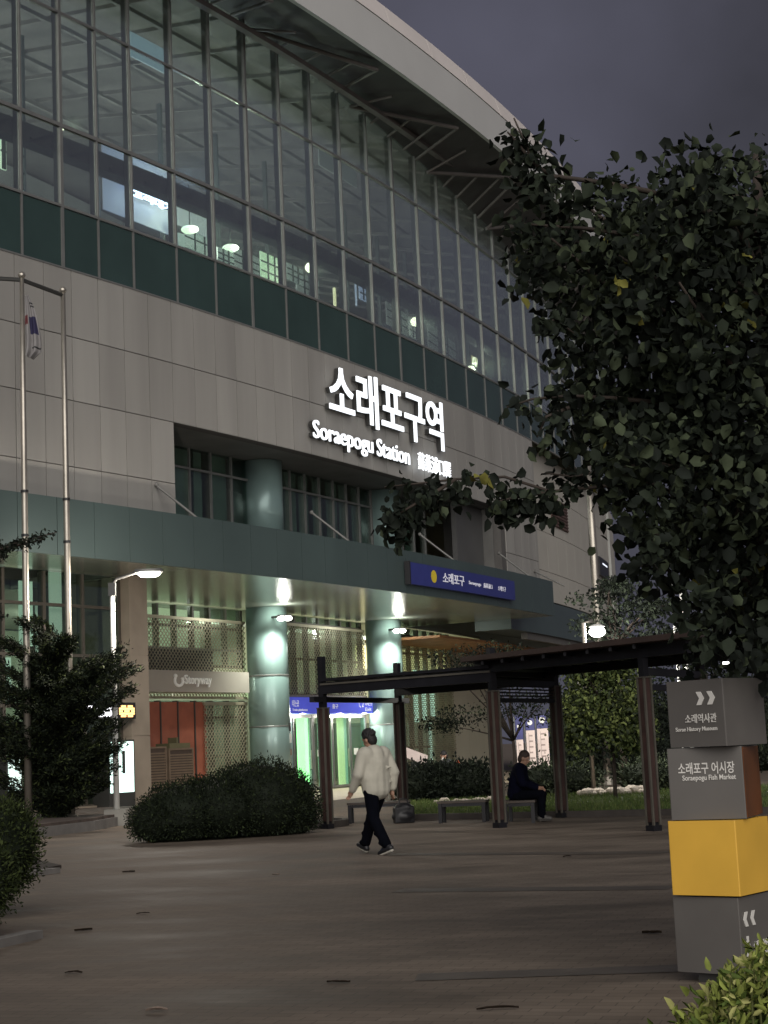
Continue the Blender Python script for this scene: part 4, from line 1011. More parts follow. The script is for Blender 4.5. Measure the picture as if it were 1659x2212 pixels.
# far person seated by the shrubs, wearing a mask
fp = at_h(972, 1703, 0); fp = at_y(970, 1700, 46); fp.z = 0
far = empty('person', (fp.x, fp.y, 0), 'small dark seated figure in a white mask beyond the shrubs by the orange post', 'person', None, R_(-150))
Jf = dict(Js); Jf['face'] = (1, .1, -.1)
person(far, Jf, 1, skin, mat('dark_coat', (.03, .035, .035), .8, 0, .2, 8), navy, M['black'], hairm, None, 1.05, M['white'], True)
bq = bench(fp.x + .08, fp.y + .05, .5, 1.2, R_(-150), .41, 'dark bench beyond the shrubs carrying the masked figure')
bq['group'] = 'benches by the entrance'
op = at_y(992, 1690, 45.2); op.z = 0
t = empty('marker_post', op, 'orange and white marker post beside the masked figure', 'post')
q = MB(); q.lathe([(.16, 0), (.16, .04), (.06, .06), (.055, .5)], op, 14); q.build('lower_post', mat('orange_plastic', (.65, .12, .04), .5, 0, .08, 4), t)
q = MB(); q.lathe([(.055, .502), (.05, .75)], op, 14); q.build('white_band', M['white'], t)
q = MB(); q.lathe([(.05, .752), (.045, 1.0), (.02, 1.03)], op, 14); q.build('upper_post', mat('orange_plastic', (.65, .12, .04)), t)

# ================================================================ information lectern and standing banners
lp = at_y(897, 1690, 43); lp.z = 0
t = empty('info_lectern', lp, 'slanted pale information board on a stand in front of the lit lattice windows', 'lectern')
c = at_y(897, 1634, 43); n_ = Vector((.15, -.75, .62)).normalized(); xa_ = Vector((1, .35, -.42)).normalized(); n_ = (n_ - xa_ * n_.dot(xa_)).normalized(); ya_ = n_.cross(xa_)
Mx = Matrix((xa_, ya_, n_)).transposed()
q = MB(); q.box(c, (.70, .34, .04), M=Mx); q.build('panel', mat('lectern_panel', (.60, .50, .46), .4, 0, .06, 3), t)
q = MB(); q.box((lp.x, lp.y + .1, c.z / 2 - .06), (.12, .1, c.z - .12)); q.build('stand', M['alu'], t)
q = MB(); q.box((lp.x, lp.y + .1, .02), (.4, .3, .04)); q.build('base', M['alu'], t)
for k, (xa, xb, yt, ym, yb, lb) in enumerate(((1119, 1134, 1548, 1598, 1668, 'narrow white standing banner half hidden by the thin forked tree'), (1141, 1160, 1552, 1578, 1668, 'white standing banner with dark blue head, middle of three'), (1165, 1189, 1545, 1574, 1668, 'widest white standing banner with deep blue head, right of three'))):
    yy = 47 + .25 * k; a = at_y(xa, yb, yy); b = at_y(xb, yb, yy); w = b.x - a.x; zt = at_y(xa, yt, yy).z; zm = at_y(xa, ym, yy).z
    cx = (a.x + b.x) / 2; t = empty('standing_banner', (cx, yy, 0), lb, 'banner', 'standing banners beyond the seated man')
    q = MB(); q.box((cx, yy, (.3 + zm) / 2), (w, .02, zm - .3)); q.build('cloth', mat('banner_white', (.62, .52, .48), .6, 0, .08, 3), t)
    q = MB(); q.box((cx, yy, (zm + zt) / 2 + .002), (w, .022, zt - zm - .006)); q.build('head', mat('banner_blue', (.035, .04, .16), .5, 0, .3, 3), t)
    q = MB(); q.lathe([(w * .28, 0), (w * .28, .006)], (0, 0, 0), 14); o = q.build('roundel', M['white'], t); o.data.transform(Matrix.Translation((cx, yy - .014, (zm + zt) / 2 + .05)) @ Matrix.Rotation(R_(90), 4, 'X'))
    q = MB(); q.tube([(a.x - .03, yy + .03, 0), (a.x - .03, yy + .03, zt)], .015, 6); q.box((cx, yy, .04), (w + .15, .35, .08)); q.build('stand', M['alu'], t)
    q = MB()
    q.box((cx - w * .2, yy - .0125, zm - .63), (.012, .003, 1.1))
    for j in range(7): ww = w * (.35 + .3 * random.random()); q.box((cx - w * .2 + ww / 2, yy - .013, zm - .15 - j * .16), (ww, .004, .045))
    q.build('printed_lines', mat('banner_print', (.30, .24, .22), .6), t)

# ================================================================ totem sign in the foreground
tp = at_h(1545, 2120, 0)
T0 = at_y(1545, 1700, tp.y); cx, cy_ = T0.x + .035, tp.y + .02
tot = empty('totem_sign', (cx, cy_, 0), 'signpost of four turned cubes, three grey and one bright yellow, with arrows', 'sign')
greym = mat('totem_grey', (.118, .110, .102), .5, .0, .10, 2.5, .05); yel = mat('totem_yellow', (.76, .445, .062), .45, 0, .09, 2.2, .03)
def cube(z0, z1, w, rz, dx, dy, name, m, label=None):
    q = MB(); c = .006
    pts = []
    for sx, sy in ((-1, -1), (1, -1), (1, 1), (-1, 1)):
        for k in range(3):
            a = {(-1, -1): 180, (1, -1): 270, (1, 1): 0, (-1, 1): 90}[(sx, sy)] + 45 * k; a = R_(a)
            pts.append((sx * (w / 2 - c) + c * math.cos(a), sy * (w / 2 - c) + c * math.sin(a)))
    Mx = Matrix.Rotation(rz, 3, 'Z'); P_ = [Mx @ Vector((x, y, 0)) + Vector((cx + dx, cy_ + dy, 0)) for x, y in pts]
    q.prism([(p.x, p.y) for p in P_], z0, z1); o = q.build(name, m, tot)
    if label: part(o, label)
    def face(k):   # k 0: left-front face (-y), 1: right-front face (+x)
        n = Mx @ (Vector((0, -1, 0)) if k == 0 else Vector((1, 0, 0))); x = Mx @ (Vector((1, 0, 0)) if k == 0 else Vector((0, 1, 0)))
        return Vector((cx + dx, cy_ + dy, 0)) + n * w / 2 - x * w / 2, x, w
    return o, face
zz = lambda y, x=1545: at_y(x, y, cy_ - .25).z
top_o, top_f = cube(zz(1612), zz(1466), .425, R_(-47), 0.01, 0, 'cube', greym, 'top grey cube with right pointing chevrons')
mid_o, mid_f = cube(zz(1772), zz(1614), .465, R_(-24), -.012, .10, 'cube', greym, 'second grey cube with the market name')
yel_o, yel_f = cube(zz(1938), zz(1774), .455, R_(-38), -.021, 0.044, 'cube', yel, 'bright yellow cube')
bot_o, bot_f = cube(.06, zz(1942), .45, R_(-40), -.02, .067, 'cube', greym, 'bottom grey cube with left pointing chevrons')
q = MB(); q.box((cx + .03, cy_ + .04, .03), (.36, .36, .06), R_(-32)); q.build('base', M['aludark'], tot)
inner = MB(); inner.box((cx, cy_ + .04, .95), (.1, .1, 1.7)); inner.build('core_post', M['aludark'], tot)
o_, x, w = mid_f(1); n = x.cross(Vector((0, 0, 1))); c = o_ + x * (w / 2) + n * .003; q = MB(); q.box((c.x, c.y, (zz(1772) + zz(1614)) / 2), (.004, w - .012, zz(1614) - zz(1772) - .012), R_(-24)); q.build('glossy_panel', mat('brown_gloss', (.16, .055, .018), .18, 0, .5, 2.5), mid_o)  # brown gloss plate with the orange reflection put into its colour
lw_ = mat('totem_letter', (.72, .70, .66), .5, 0, .02, 3)
def onface(face, k, u0, u1, v0, v1, txt, parent, bold=.01, name='lettering'):
    o_, x, w = face(k); n = x.cross(Vector((0, 0, 1)))
    text_flat(txt, o_ + x * (w * u0) + Vector((0, 0, v0)) + n * .002, x, (0, 0, 1), w * (u1 - u0), v1 - v0, name, lw_, parent, bold, .004)
def chevrons(face, k, us, v0, v1, wch, sgn_, parent):
    o_, x, w = face(k); n = x.cross(Vector((0, 0, 1))); q = MB(); th = .036
    for u in us:
        vm = (v0 + v1) / 2; a = w * u; tip = a + wch * sgn_
        pf = [(a, v1), (a + th * sgn_, v1), (tip + th * sgn_ * .4, vm), (a + th * sgn_, v0), (a, v0), (tip - th * sgn_ * .6, vm)]
        pts = [o_ + x * p0 + Vector((0, 0, p1)) for p0, p1 in pf]
        q.add([p + n * .002 for p in pts] + [p + n * .006 for p in pts], [(6, 7, 8, 11), (8, 9, 10, 11), (0, 1, 7, 6), (1, 2, 8, 7), (2, 3, 9, 8), (3, 4, 10, 9), (4, 5, 11, 10), (5, 0, 6, 11)])
    q.build('chevrons', lw_, parent)
zt0, zt1 = zz(1612), zz(1466)
chevrons(top_f, 0, (.53, .72), zz(1521), zz(1492), .045, 1, top_o)
onface(top_f, 0, .31, .86, zz(1560), zz(1540), '소래역사관', top_o, .006)
onface(top_f, 0, .13, .86, zz(1580), zz(1568), 'Sorae History Museum', top_o, .006)
onface(mid_f, 0, .14, .89, zz(1672), zz(1646), '소래포구 어시장', mid_o, .012)
onface(mid_f, 0, .19, .90, zz(1689), zz(1674), 'Soraepogu Fish Market', mid_o, .012)
chevrons(bot_f, 1, (.22, .42), zz(2007), zz(1975), .045, -1, bot_o)
o_, x, w = bot_f(1); n = x.cross(Vector((0, 0, 1))); q = MB()
zb = zz(2082); hb_ = zz(2028) - zb; bw = .046
prof = [(-1, 0), (1, 0), (1.1, .1), (1.1, .62), (.7, .80), (.45, .86), (.6, .9), (.6, 1.0), (-.6, 1.0), (-.6, .9), (-.45, .86), (-.7, .80), (-1.1, .62), (-1.1, .1)]
pts = [o_ + x * (w * .12 + bw / 2 + a * bw / 2) + Vector((0, 0, zb + c * hb_)) for a, c in prof]
k = len(pts); q.add([p + n * .002 for p in pts] + [p + n * .005 for p in pts], [tuple(range(k, 2 * k))] + [(i, (i + 1) % k, k + (i + 1) % k, k + i) for i in range(k)])
q.build('bottle_symbol', lw_, bot_o)
q = MB()
for a in (-.5, .5): c = o_ + x * (w * .12 + bw / 2 + a * bw * .5) + Vector((0, 0, zb + hb_ * .58)) + n * .0065; q.add([c + x * (.008 * math.cos(t)) + Vector((0, 0, .013 * math.sin(t))) for t in np.linspace(0, 6.283, 13)[:-1]], [tuple(range(12))])
q.build('bottle_windows', greym, bot_o)
onface(bot_f, 1, .32, .93, zz(2060), zz(2042), '소래습지생태공원', bot_o, .004); onface(bot_f, 1, .32, .93, zz(2079), zz(2068), 'Sorae Wetland Ecological Park', bot_o, .003)
# ================================================================ plants
def leafm(name, c, var=.3): 
    m = mat(name, c, .75, 0, var, 9, spec=.15); return m
LD, LM, LG, LY = leafm('leaf_dark', (.012, .016, .012)), leafm('leaf_mid', (.023, .031, .020)), leafm('leaf_light', (.050, .064, .036)), leafm('leaf_yellow', (.20, .19, .045))
BARK = mat('bark', (.045, .034, .027), .85, 0, .3, 8, .5)
def inside(poly, x, y):
    r = False; j = len(poly) - 1
    for i in range(len(poly)):
        xi, yi = poly[i]; xj, yj = poly[j]
        if (yi > y) != (yj > y) and x < (xj - xi) * (y - yi) / (yj - yi) + xi: r = not r
        j = i
    return r
def bend(a, b, sag=.1, n=6):
    a, b = Vector(a), Vector(b); k = Vector((random.uniform(-1, 1), random.uniform(-1, 1), random.uniform(-.5, 1))) * (b - a).length * sag
    return [a.lerp(b, t) + k * math.sin(math.pi * t) for t in np.linspace(0, 1, n)]
def clusters(cs, per, rad, llen, droop, mats, probs, parent, name='leaves', wid=.6):
    cs = np.array(cs); n = len(cs) * per
    B = np.repeat(cs, per, 0) + rng.normal(size=(n, 3)) * np.array(rad)
    D = rng.normal(size=(n, 3)) * .75 + np.array([0, 0, -droop]); L = llen * rng.uniform(.6, 1.25, n)
    V, F, k = leaf_mesh(B, D, L, wid)
    # each cluster leans to one tone
    tone = np.repeat(rng.choice(len(mats), len(cs), p=probs), per); alt = rng.choice(len(mats), n, p=probs)
    mi = np.where(rng.random(n) < .55, tone, alt)
    return np_mesh(name, V, F, mats, np.repeat(mi, k), parent)
# ---- the big tree at right, close to the camera
YT = 10.6
poly = [(1100, 300), (1130, 340), (1200, 345), (1235, 385), (1290, 380), (1380, 390), (1470, 370), (1580, 320), (1720, 290), (1800, 600), (1800, 1500), (1700, 1455), (1600, 1420), (1520, 1405), (1455, 1310), (1430, 1240), (1385, 1205), (1400, 1140), (1335, 1110), (1325, 1060), (1290, 1045), (1235, 1000), (1215, 940), (1235, 850), (1230, 780), (1205, 715), (1150, 655), (1135, 560), (1105, 520), (1088, 470), (1095, 400)]
tree = empty('broadleaf_tree', (at_y(1760, 1700, YT + .6).x, YT + .6, 0), 'big dark broadleaf tree filling the right side, close to the camera, with some yellow leaves', 'tree')
tx, ty = tree.location.x, tree.location.y
cs = []; random.seed(11)
holes = [(1265, 480, 26), (1300, 545, 22), (1330, 800, 18), (1250, 800, 16), (1465, 760, 16), (1240, 1110, 20), (1295, 640, 12), (1380, 900, 14), (1225, 425, 14), (1500, 560, 14)]
noise_ = lambda p: math.sin(p.x * 5.1 + p.z * 2.3) + math.sin(p.z * 6.3 - p.y * 3.1) + math.sin(p.y * 5.7 + p.x * 3.9 + p.z * 1.7)
while len(cs) < 1450:
    x, y = random.uniform(1080, 1800), random.uniform(180, 1510)
    if not inside(poly, x, y): continue
    if any((x - a) ** 2 + (y - b) ** 2 < r * r for a, b, r in holes): continue
    if x < 1330 and random.random() < .25: continue
    dep = 1.0 if x > 1300 else .45
    if y < 560 and random.random() < .75 * (560 - y) / 340: continue
    if x < 1300 and random.random() < .3: continue
    pc = at_y(x, y, YT + random.uniform(-1.0, 1.9) * dep)
    if noise_(pc) < -.75 and random.random() < .85: continue
    cs.append(pc)
# reaching branch with hanging leaves across the facade and other stray twigs
twigs = [[(1420, 1000), (1320, 1012), (1240, 1030), (1180, 1022)], [(1400, 1040), (1290, 1052), (1190, 1062), (1090, 1030), (985, 1035), (900, 1045), (830, 1052)], [(1190, 1062), (1110, 1075), (1060, 1088)], [(985, 1035), (930, 1070), (860, 1110), (845, 1130)], [(1330, 860), (1230, 855), (1150, 862), (1095, 880)], [(1230, 880), (1180, 900), (1160, 945)], [(1190, 380), (1150, 350), (1135, 310), (1110, 255)], [(1150, 350), (1110, 300), (1096, 285)], [(1180, 700), (1200, 690), (1240, 720)], [(1420, 1150), (1400, 1200), (1385, 1225)]]
tw = MB(); tcs = []
for i, t in enumerate(twigs):
    pts = [at_y(x, y, YT - .3 - .05 * i) for x, y in t]
    tw.tube(pts, [.013 - .008 * k / (len(pts) - 1) for k in range(len(pts))], 6)
    for a, b in zip(pts[:-1], pts[1:]):
        for f in np.linspace(0, 1, 4)[:-1]:
            if i in (1, 3) and random.random() < .15: continue
            if i in (2, 3): tcs += [a.lerp(b, f) + Vector((random.uniform(-.1, .1), random.uniform(-.08, .08), random.uniform(-.16, .06))) for _ in range(3)]
            tcs.append(a.lerp(b, f) + Vector((random.uniform(-.03, .03), random.uniform(-.05, .05), random.uniform(-.07, .02))))
tm_ = [LD, LM, LG, LY]
clusters(cs[:1000], 14, (.095, .12, .105), .096, .65, tm_, [.42, .36, .216, .004], tree, 'crown', .72)
clusters(cs[1000:], 11, (.06, .08, .06), .062, .35, tm_, [.42, .37, .205, .005], tree, 'inner_crown', .6)
clusters(tcs, 8, (.045, .06, .045), .075, .9, tm_, [.6, .33, .06, .01], tree, 'hanging_leaves', .72)
yl = [at_y(x, y, YT - .9) for x, y in ((1030, 1030), (1056, 1035), (1335, 612))]
clusters(yl, 3, (.012, .02, .012), .085, .8, [LY], [1], tree, 'yellow_leaves', .8)
tb = MB(); tb.tube([(tx, ty, 0), (tx - .02, ty, 1.4), (tx - .06, ty, 2.6), (tx - .1, ty, 4.2), (tx - .05, ty, 5.6)], [.15, .12, .10, .065, .03], 10)
tree_tr = tb.build('trunk', BARK, tree, True)
lb = MB()
for k in range(34):
    c = random.choice(cs); z0 = min(max(1.9, c.z - random.uniform(.3, 1.0)), 5.2); lb.tube(bend((tx - .06, ty, z0), c, .12), [.04, .033, .026, .02, .013, .007], 6)
for t in (twigs[0], twigs[1], twigs[4], twigs[6]):
    e = at_y(t[0][0], t[0][1], YT - .35); lb.tube(bend((tx - .08, ty, min(5.3, max(2.2, e.z - .2))), e, .06), [.035, .03, .025, .02, .017, .014], 6)
lb.v += []; k0 = len(lb.v); lb.add(tw.v, tw.f); lb.build('limbs', BARK, tree, True)

# ---- smaller trees in the planted bed
def small_tree(base, h_trunk, crown_px, yy, n, per, ll, mats, probs, label, fork=None, rad=(.13, .16, .11), tr=.05, dep=1.1, nlimb=12):
    t = empty('garden_tree', base, label, 'tree', 'small trees beyond the pergola'); cc = []
    while len(cc) < n:
        e = random.choice(crown_px); a, r = random.uniform(0, 6.283), math.sqrt(random.random())
        cc.append(at_y(e[0] + e[2] * r * math.cos(a), e[1] + e[3] * r * math.sin(a), yy + random.uniform(-dep, dep)))
    clusters(cc, per, rad, ll, .35, mats, probs, t, 'crown', .55)
    q = MB(); top = Vector((base[0], base[1], h_trunk)); q.tube([base, (base[0] + .02, base[1], h_trunk * .5), top], [tr, tr * .85, tr * .7], 8)
    q.build('trunk', BARK, t, True); q = MB()
    for k in range(nlimb): q.tube(bend(top, random.choice(cc), .08), [tr * .55, tr * .45, tr * .35, tr * .28, tr * .2, tr * .1], 6)
    q.build('limbs', BARK, t, True); return t
g1 = [LG, leafm('leaf_grass', (.085, .115, .04)), leafm('leaf_bright', (.19, .23, .075))]  # greens raised to carry the front light on the garden tree
b = at_y(1117, 1745, 36); b.z = 0
small_tree(b, at_y(1113, 1600, 36).z, [(1130, 1480, 90, 50), (1010, 1545, 75, 22), (1000, 1425, 70, 20), (960, 1565, 40, 12), (1160, 1530, 70, 30), (1075, 1410, 60, 18), (1035, 1440, 60, 25)], 36, 330, 9, .075, [LD, LM, LG], [.45, .4, .15], 'thin forked garden tree right behind the seated man', rad=(.09, .14, .07))
b = at_y(1328, 1702, 38); b.z = 0
small_tree(b, 1.6, [(1310, 1500, 95, 85), (1250, 1560, 45, 60), (1360, 1560, 50, 60), (1290, 1440, 70, 25)], 38, 1150, 12, .12, g1, [.3, .4, .3], 'leafy green garden tree lit from the front, between the two right pergola posts', rad=(.13, .16, .11))
b = at_y(1350, 1700, 46); b.z = 0
small_tree(b, 4.0, [(1310, 1290, 90, 25), (1350, 1340, 90, 40), (1290, 1355, 40, 25), (1400, 1310, 70, 22), (1430, 1385, 50, 30), (1330, 1265, 30, 12)], 46, 260, 11, .14, [LD, LM], [.6, .4], 'dark layered tree rising above the pergola roof beside the street lamp', rad=(.16, .2, .08), tr=.1)
b = at_y(1510, 1700, 33); b.z = 0
small_tree(b, 1.7, [(1530, 1400, 120, 60), (1600, 1450, 110, 80), (1480, 1520, 60, 70), (1590, 1580, 100, 80), (1620, 1350, 90, 60)], 33, 600, 11, .10, [LD, LM, LG], [.5, .35, .15], 'dark bushy tree behind the signpost at the right edge', rad=(.17, .2, .14))
b = at_y(1260, 1702, 52); b.z = 0
small_tree(b, 1.4, [(1255, 1560, 55, 90), (1330, 1620, 110, 45), (1400, 1560, 70, 100), (1240, 1640, 50, 30)], 52, 480, 11, .15, [LD, LM], [.75, .25], 'dark distant tree filling the gap beneath the pergola roof', rad=(.2, .25, .2), dep=.8)

# ---- clipped bushes: a lumpy core with leaf blades over its surface
def bush(lumps, label, nleaf, ll, mats, probs, name='clipped_bush', cat='bush', group=None, spread=.05, up=.25, core=None, wid=.35, rnd=False):
    c0 = lumps[0][0]; t = empty(name, (c0[0], c0[1], 0), label, cat, group)
    q = MB()
    for c, r in lumps: q.ell(c, [x * .87 for x in r], 20)
    v = [Vector(p) for p in q.v]; rn = random.Random(2)
    q.v = [tuple(p + Vector((rn.uniform(-1, 1), rn.uniform(-1, 1), rn.uniform(-1, 1))) * .03) for p in v]
    q.build('core', core or leafm('bush_core', (.010, .014, .008)), t)
    w = np.array([r[0] * r[1] + r[0] * r[2] + r[1] * r[2] for c, r in lumps]); w = w / w.sum()
    k = rng.choice(len(lumps), nleaf, p=w); d = rng.normal(size=(nleaf, 3)); d /= np.linalg.norm(d, axis=1)[:, None]
    C = np.array([c for c, r in lumps])[k]; Rr = np.array([r for c, r in lumps])[k]
    ph = np.sin(d[:, :1] * 7 + d[:, 1:2] * 9 + k[:, None]) * .05 + np.sin(d[:, 2:] * 13 + d[:, :1] * 5) * .045 + np.sin(d[:, 1:2] * 23 + d[:, :1] * 19) * .03
    B = C + d * Rr * (.93 + ph) + rng.normal(size=(nleaf, 3)) * spread * .9
    keep = B[:, 2] > .06; B = B[keep]; d = d[keep]; n = len(B)
    D = d + rng.normal(size=(n, 3)) * .6 + np.array([0, 0, up])
    V, F, kk = leaf_mesh(B, D, ll * rng.uniform(.6, 1.4, n), wid, rnd=rnd)
    np_mesh('foliage', V, F, mats, np.repeat(rng.choice(len(mats), n, p=probs), kk), t); return t
YW = [leafm('yew_dark', (.009, .013, .008)), leafm('yew_mid', (.017, .024, .012)), leafm('yew_tip', (.030, .042, .016))]
YG = [leafm('box_dark', (.014, .020, .008)), leafm('box_mid', (.028, .040, .012)), leafm('box_tip', (.050, .066, .020))]
def L(x, y, yy, rx, ry, rz): p = at_y(x, y, yy); return ((p.x, p.y, p.z), (rx, ry, rz))
bush([L(560, 1735, 30.0, .95, .9, .78), L(400, 1760, 29.6, .85, .85, .60), L(480, 1748, 29.8, .9, .95, .64), L(620, 1745, 30.3, .62, .75, .66), L(345, 1775, 29.4, .55, .6, .42)], 'wide dark round clipped bush in a kerbed bed at the centre left', 42000, .055, YW, [.42, .40, .18], group='clipped bushes')
bush([L(0, 1835, 16.2, .36, .5, .42), L(-80, 1840, 16.5, .5, .55, .55), L(12, 1795, 16.5, .24, .4, .28)], 'dark green clipped bush at the left edge, farther of two', 18000, .045, YG, [.35, .4, .25], group='clipped bushes')
bush([L(-40, 1905, 14.0, .26, .35, .30), L(-90, 1890, 14.2, .4, .4, .4)], 'dark green clipped bush at the left edge, nearer of two', 10000, .04, YG, [.35, .4, .25], group='clipped bushes')
# bright shrub, the lamp light on it put into its leaf colours
BR = [leafm('bright_leaf', (.22, .26, .06)), leafm('bright_leaf_pale', (.40, .40, .15)), leafm('bright_leaf_deep', (.09, .13, .03))]
bb = bush([L(1660, 2270, 6.2, .30, .28, .20), L(1590, 2330, 6.1, .24, .26, .17), L(1730, 2230, 6.3, .3, .3, .23), L(1530, 2350, 6.0, .16, .2, .13)], 'bright yellow green leafy shrub in the lower right corner', 2600, .05, BR, [.46, .2, .34], 'leafy_shrub', 'shrub', None, .06, .55, leafm('bush_core_green', (.03, .045, .012)), .42, True)
sh = MB(); sprig = []
for k in range(46):
    x = random.uniform(1465, 1700); y = 2225 - (x - 1465) * .80 - random.uniform(-50, 40); e = at_y(x, y, 6.1 + random.uniform(-.15, .15)); a = e + Vector((random.uniform(-.04, .04), .02, -.22)); sh.tube(bend(a, e, .05, 4), [.004, .004, .003, .002], 5)
    sprig += [a.lerp(e, f) for f in (.45, .65, .8, .92, 1.0)]
sh.build('stems', leafm('stem_green', (.10, .11, .04)), bb); clusters(sprig, 4, (.012, .014, .01), .05, -.5, BR, [.5, .3, .2], bb, 'sprigs', .36)
# low shrubs along the lawn
for k, (x, y, r, lb) in enumerate(((905, 1690, .8, 'dark low shrub nearest the walking man, in the row by the lawn'), (958, 1688, .75, 'dark low shrub in front of the masked figure'), (1012, 1684, .85, 'dark low shrub with upright twigs beside the pale wall'))):
    p = at_y(x, y + 12, 42.5); bush([((p.x, p.y, .45), (r * .8, r * .7, .48)), ((p.x + .3, p.y + .1, .5), (.5, .5, .42))], lb, 2600, .10, [LD, LM], [.6, .4], 'low_shrub', 'shrub', 'low shrubs by the lawn', .12, .35, wid=.5, rnd=True)
for k, (x, lb) in enumerate(((1165, 'low olive shrub below the banners, right of the seated man'), (1225, 'low brown green shrub behind the back right pergola post'), (1395, 'low green shrub left of the signpost'))):
    p = at_y(x, 1690, 43.5); bush([((p.x, p.y, .42), (.7, .6, .42)), ((p.x + .4, p.y + .1, .35), (.5, .5, .4))], lb, 1800, .10, [LM, LG], [.6, .4], 'low_shrub', 'shrub', 'low shrubs by the lawn', .12, .35, wid=.5, rnd=True)
# far hedge closing the right side
q = [((x, 60 + i % 2, 1.2), (2.2, 1.4, 1.6)) for i, x in enumerate(np.arange(7.5, 30, 2.2))]
bush(q, 'long dark hedge far behind the lawn on the right', 9000, .16, [LD, LM], [.7, .3], 'hedge', 'hedge', None, .2, .2, wid=.5, rnd=True)

# ---- conifer at the left with long feathery branches
cp = at_y(120, 1745, 37.0); con = empty('conifer', (cp.x, cp.y, 0), 'dark feathery conifer with long rising branches round the flagpoles at left', 'tree')
q = MB(); q.tube([(cp.x, cp.y, 0), (cp.x, cp.y, 2.5), (cp.x - .2, cp.y, 4.6)], [.13, .09, .03], 8); q.build('trunk', BARK, con, True)
fans = []; bq_ = MB()
targets = [(245, 1415), (300, 1440), (268, 1395), (235, 1465), (230, 1520), (260, 1560), (268, 1600), (255, 1650), (235, 1690), (70, 1335), (20, 1385), (-40, 1400), (100, 1390), (150, 1380), (185, 1430), (170, 1500), (130, 1440), (60, 1450), (0, 1480), (40, 1540), (100, 1520), (150, 1570), (200, 1590), (190, 1650), (140, 1640), (80, 1610), (20, 1600), (60, 1680), (120, 1700), (180, 1710), (-40, 1550), (-40, 1660), (220, 1620), (205, 1490), (160, 1460), (110, 1560), (60, 1580), (215, 1440), (90, 1470), (190, 1540)]
for k in range(150):
    if k < len(targets): x, y = targets[k]
    else: x, y = random.choice(targets); x += random.uniform(-50, 6); y += random.uniform(-20, 50)
    e = at_y(x, min(y, 1745), cp.y + random.uniform(-1.5, .9)); z0 = max(.3, e.z - abs(e.x - cp.x) * .55 - .2)
    pts = bend((cp.x + random.uniform(-.1, .1), cp.y, min(z0, 4.3)), e, .06, 8); bq_.tube(pts, [.022 - .0025 * j for j in range(8)], 5)
    for a, b_ in zip(pts[:-1], pts[1:]):
        for f in np.linspace(0, 1, 5)[:-1]: fans.append((a.lerp(b_, f), (b_ - a).normalized()))
bq_.build('branches', BARK, con)
per = 26; n = len(fans) * per
B = np.repeat(np.array([f[0] for f in fans]), per, 0) + rng.normal(size=(n, 3)) * [.07, .07, .045]
D = np.repeat(np.array([f[1] for f in fans]), per, 0) + rng.normal(size=(n, 3)) * .55 + [0, 0, -.15]
V, F, kk = leaf_mesh(B, D, .12 * rng.uniform(.5, 1.2, n), .28, rnd=False)
np_mesh('foliage', V, F, [YW[0], YW[1], leafm('needle_lit', (.05, .065, .022))], np.repeat(rng.choice(3, n, p=[.48, .40, .12]), kk), con)  # some needles are a paler green at random
# overhanging sprig of another tree at the upper left edge
sp0 = at_y(-60, 1220, 30); ov = empty('overhanging_branch', (sp0.x - 1, 30, 0), 'thin dark leafy branch reaching in from the left edge in front of the flagpole', 'branch')
q = MB(); cc = []
for tgt in ((122, 1150), (70, 1172), (95, 1165), (10, 1330), (20, 1200)):
    pts = bend((sp0.x - .8, 30, sp0.z - (.9 if tgt[1] > 1300 else 0)), at_y(tgt[0], tgt[1], 30), .03, 8); q.tube(pts, [.03 - .003 * j for j in range(8)], 5)
    cc += [a.lerp(b_, f) for a, b_ in zip(pts[3:-1], pts[4:]) for f in (0, .33, .66)]
q.tube([(sp0.x - 1, 30, 0), (sp0.x - .95, 30, sp0.z * .6), (sp0.x - .8, 30, sp0.z)], [.12, .09, .05], 8)
q.build('stem', BARK, ov); clusters(cc, 12, (.06, .08, .045), .09, .2, [LD, LM], [.8, .2], ov, 'leaves', .5)

# ---- beds, lawn, kerbs, stones
soil = mat('soil', (.030, .022, .017), .9, 0, .3, 6, .5); kerb = mat('kerb_stone', (.16, .15, .14), .75, 0, .15, 4, .2)
def kerb_line(pts, w, h, closed=True):
    q = MB(); n = len(pts)
    for i in range(n if closed else n - 1):
        a, b = pts[i], pts[(i + 1) % n]; d = (b - a); 
        q.beam((a.x, a.y, h / 2), (b.x, b.y, h / 2), w, h)
    return q
c0 = at_h(505, 1800, 0); el = []
for t in np.linspace(0, 2 * math.pi, 41)[:-1]:
    rx, ry = 2.05, 1.35; el.append(Vector((c0.x + .05 + rx * math.cos(t), c0.y + 1.15 + ry * math.sin(t), 0)))
q = MB(); q.prism([(p.x, p.y) for p in el], 0, .10); tag(q.build('bush_bed', soil), kind='structure')
kb = mat('bed_kerb', (.05, .042, .037), .7, 0, .2, 4, .2)
tag(kerb_line(el, .12, .13).build('bed_kerb', kb), kind='structure')
# low earth bank behind, round the conifer and lamp
bk = [at_h(x, y, 0) for x, y in ((60, 1812), (130, 1803), (200, 1794), (255, 1783), (292, 1775))]
bkp = [(p.x, p.y) for p in bk] + [(bk[-1].x + .3, bk[-1].y + 4.0), (bk[0].x - 6, bk[0].y + 10), (bk[0].x - 8, bk[0].y)]
q = MB(); q.prism(bkp, 0, .26); tag(q.build('planting_bank', mat('bank_soil', (.075, .055, .045), .9, 0, .35, 5, .6)), kind='structure')
tag(kerb_line(bk, .14, .20, False).build('bank_kerb', kerb), kind='structure')
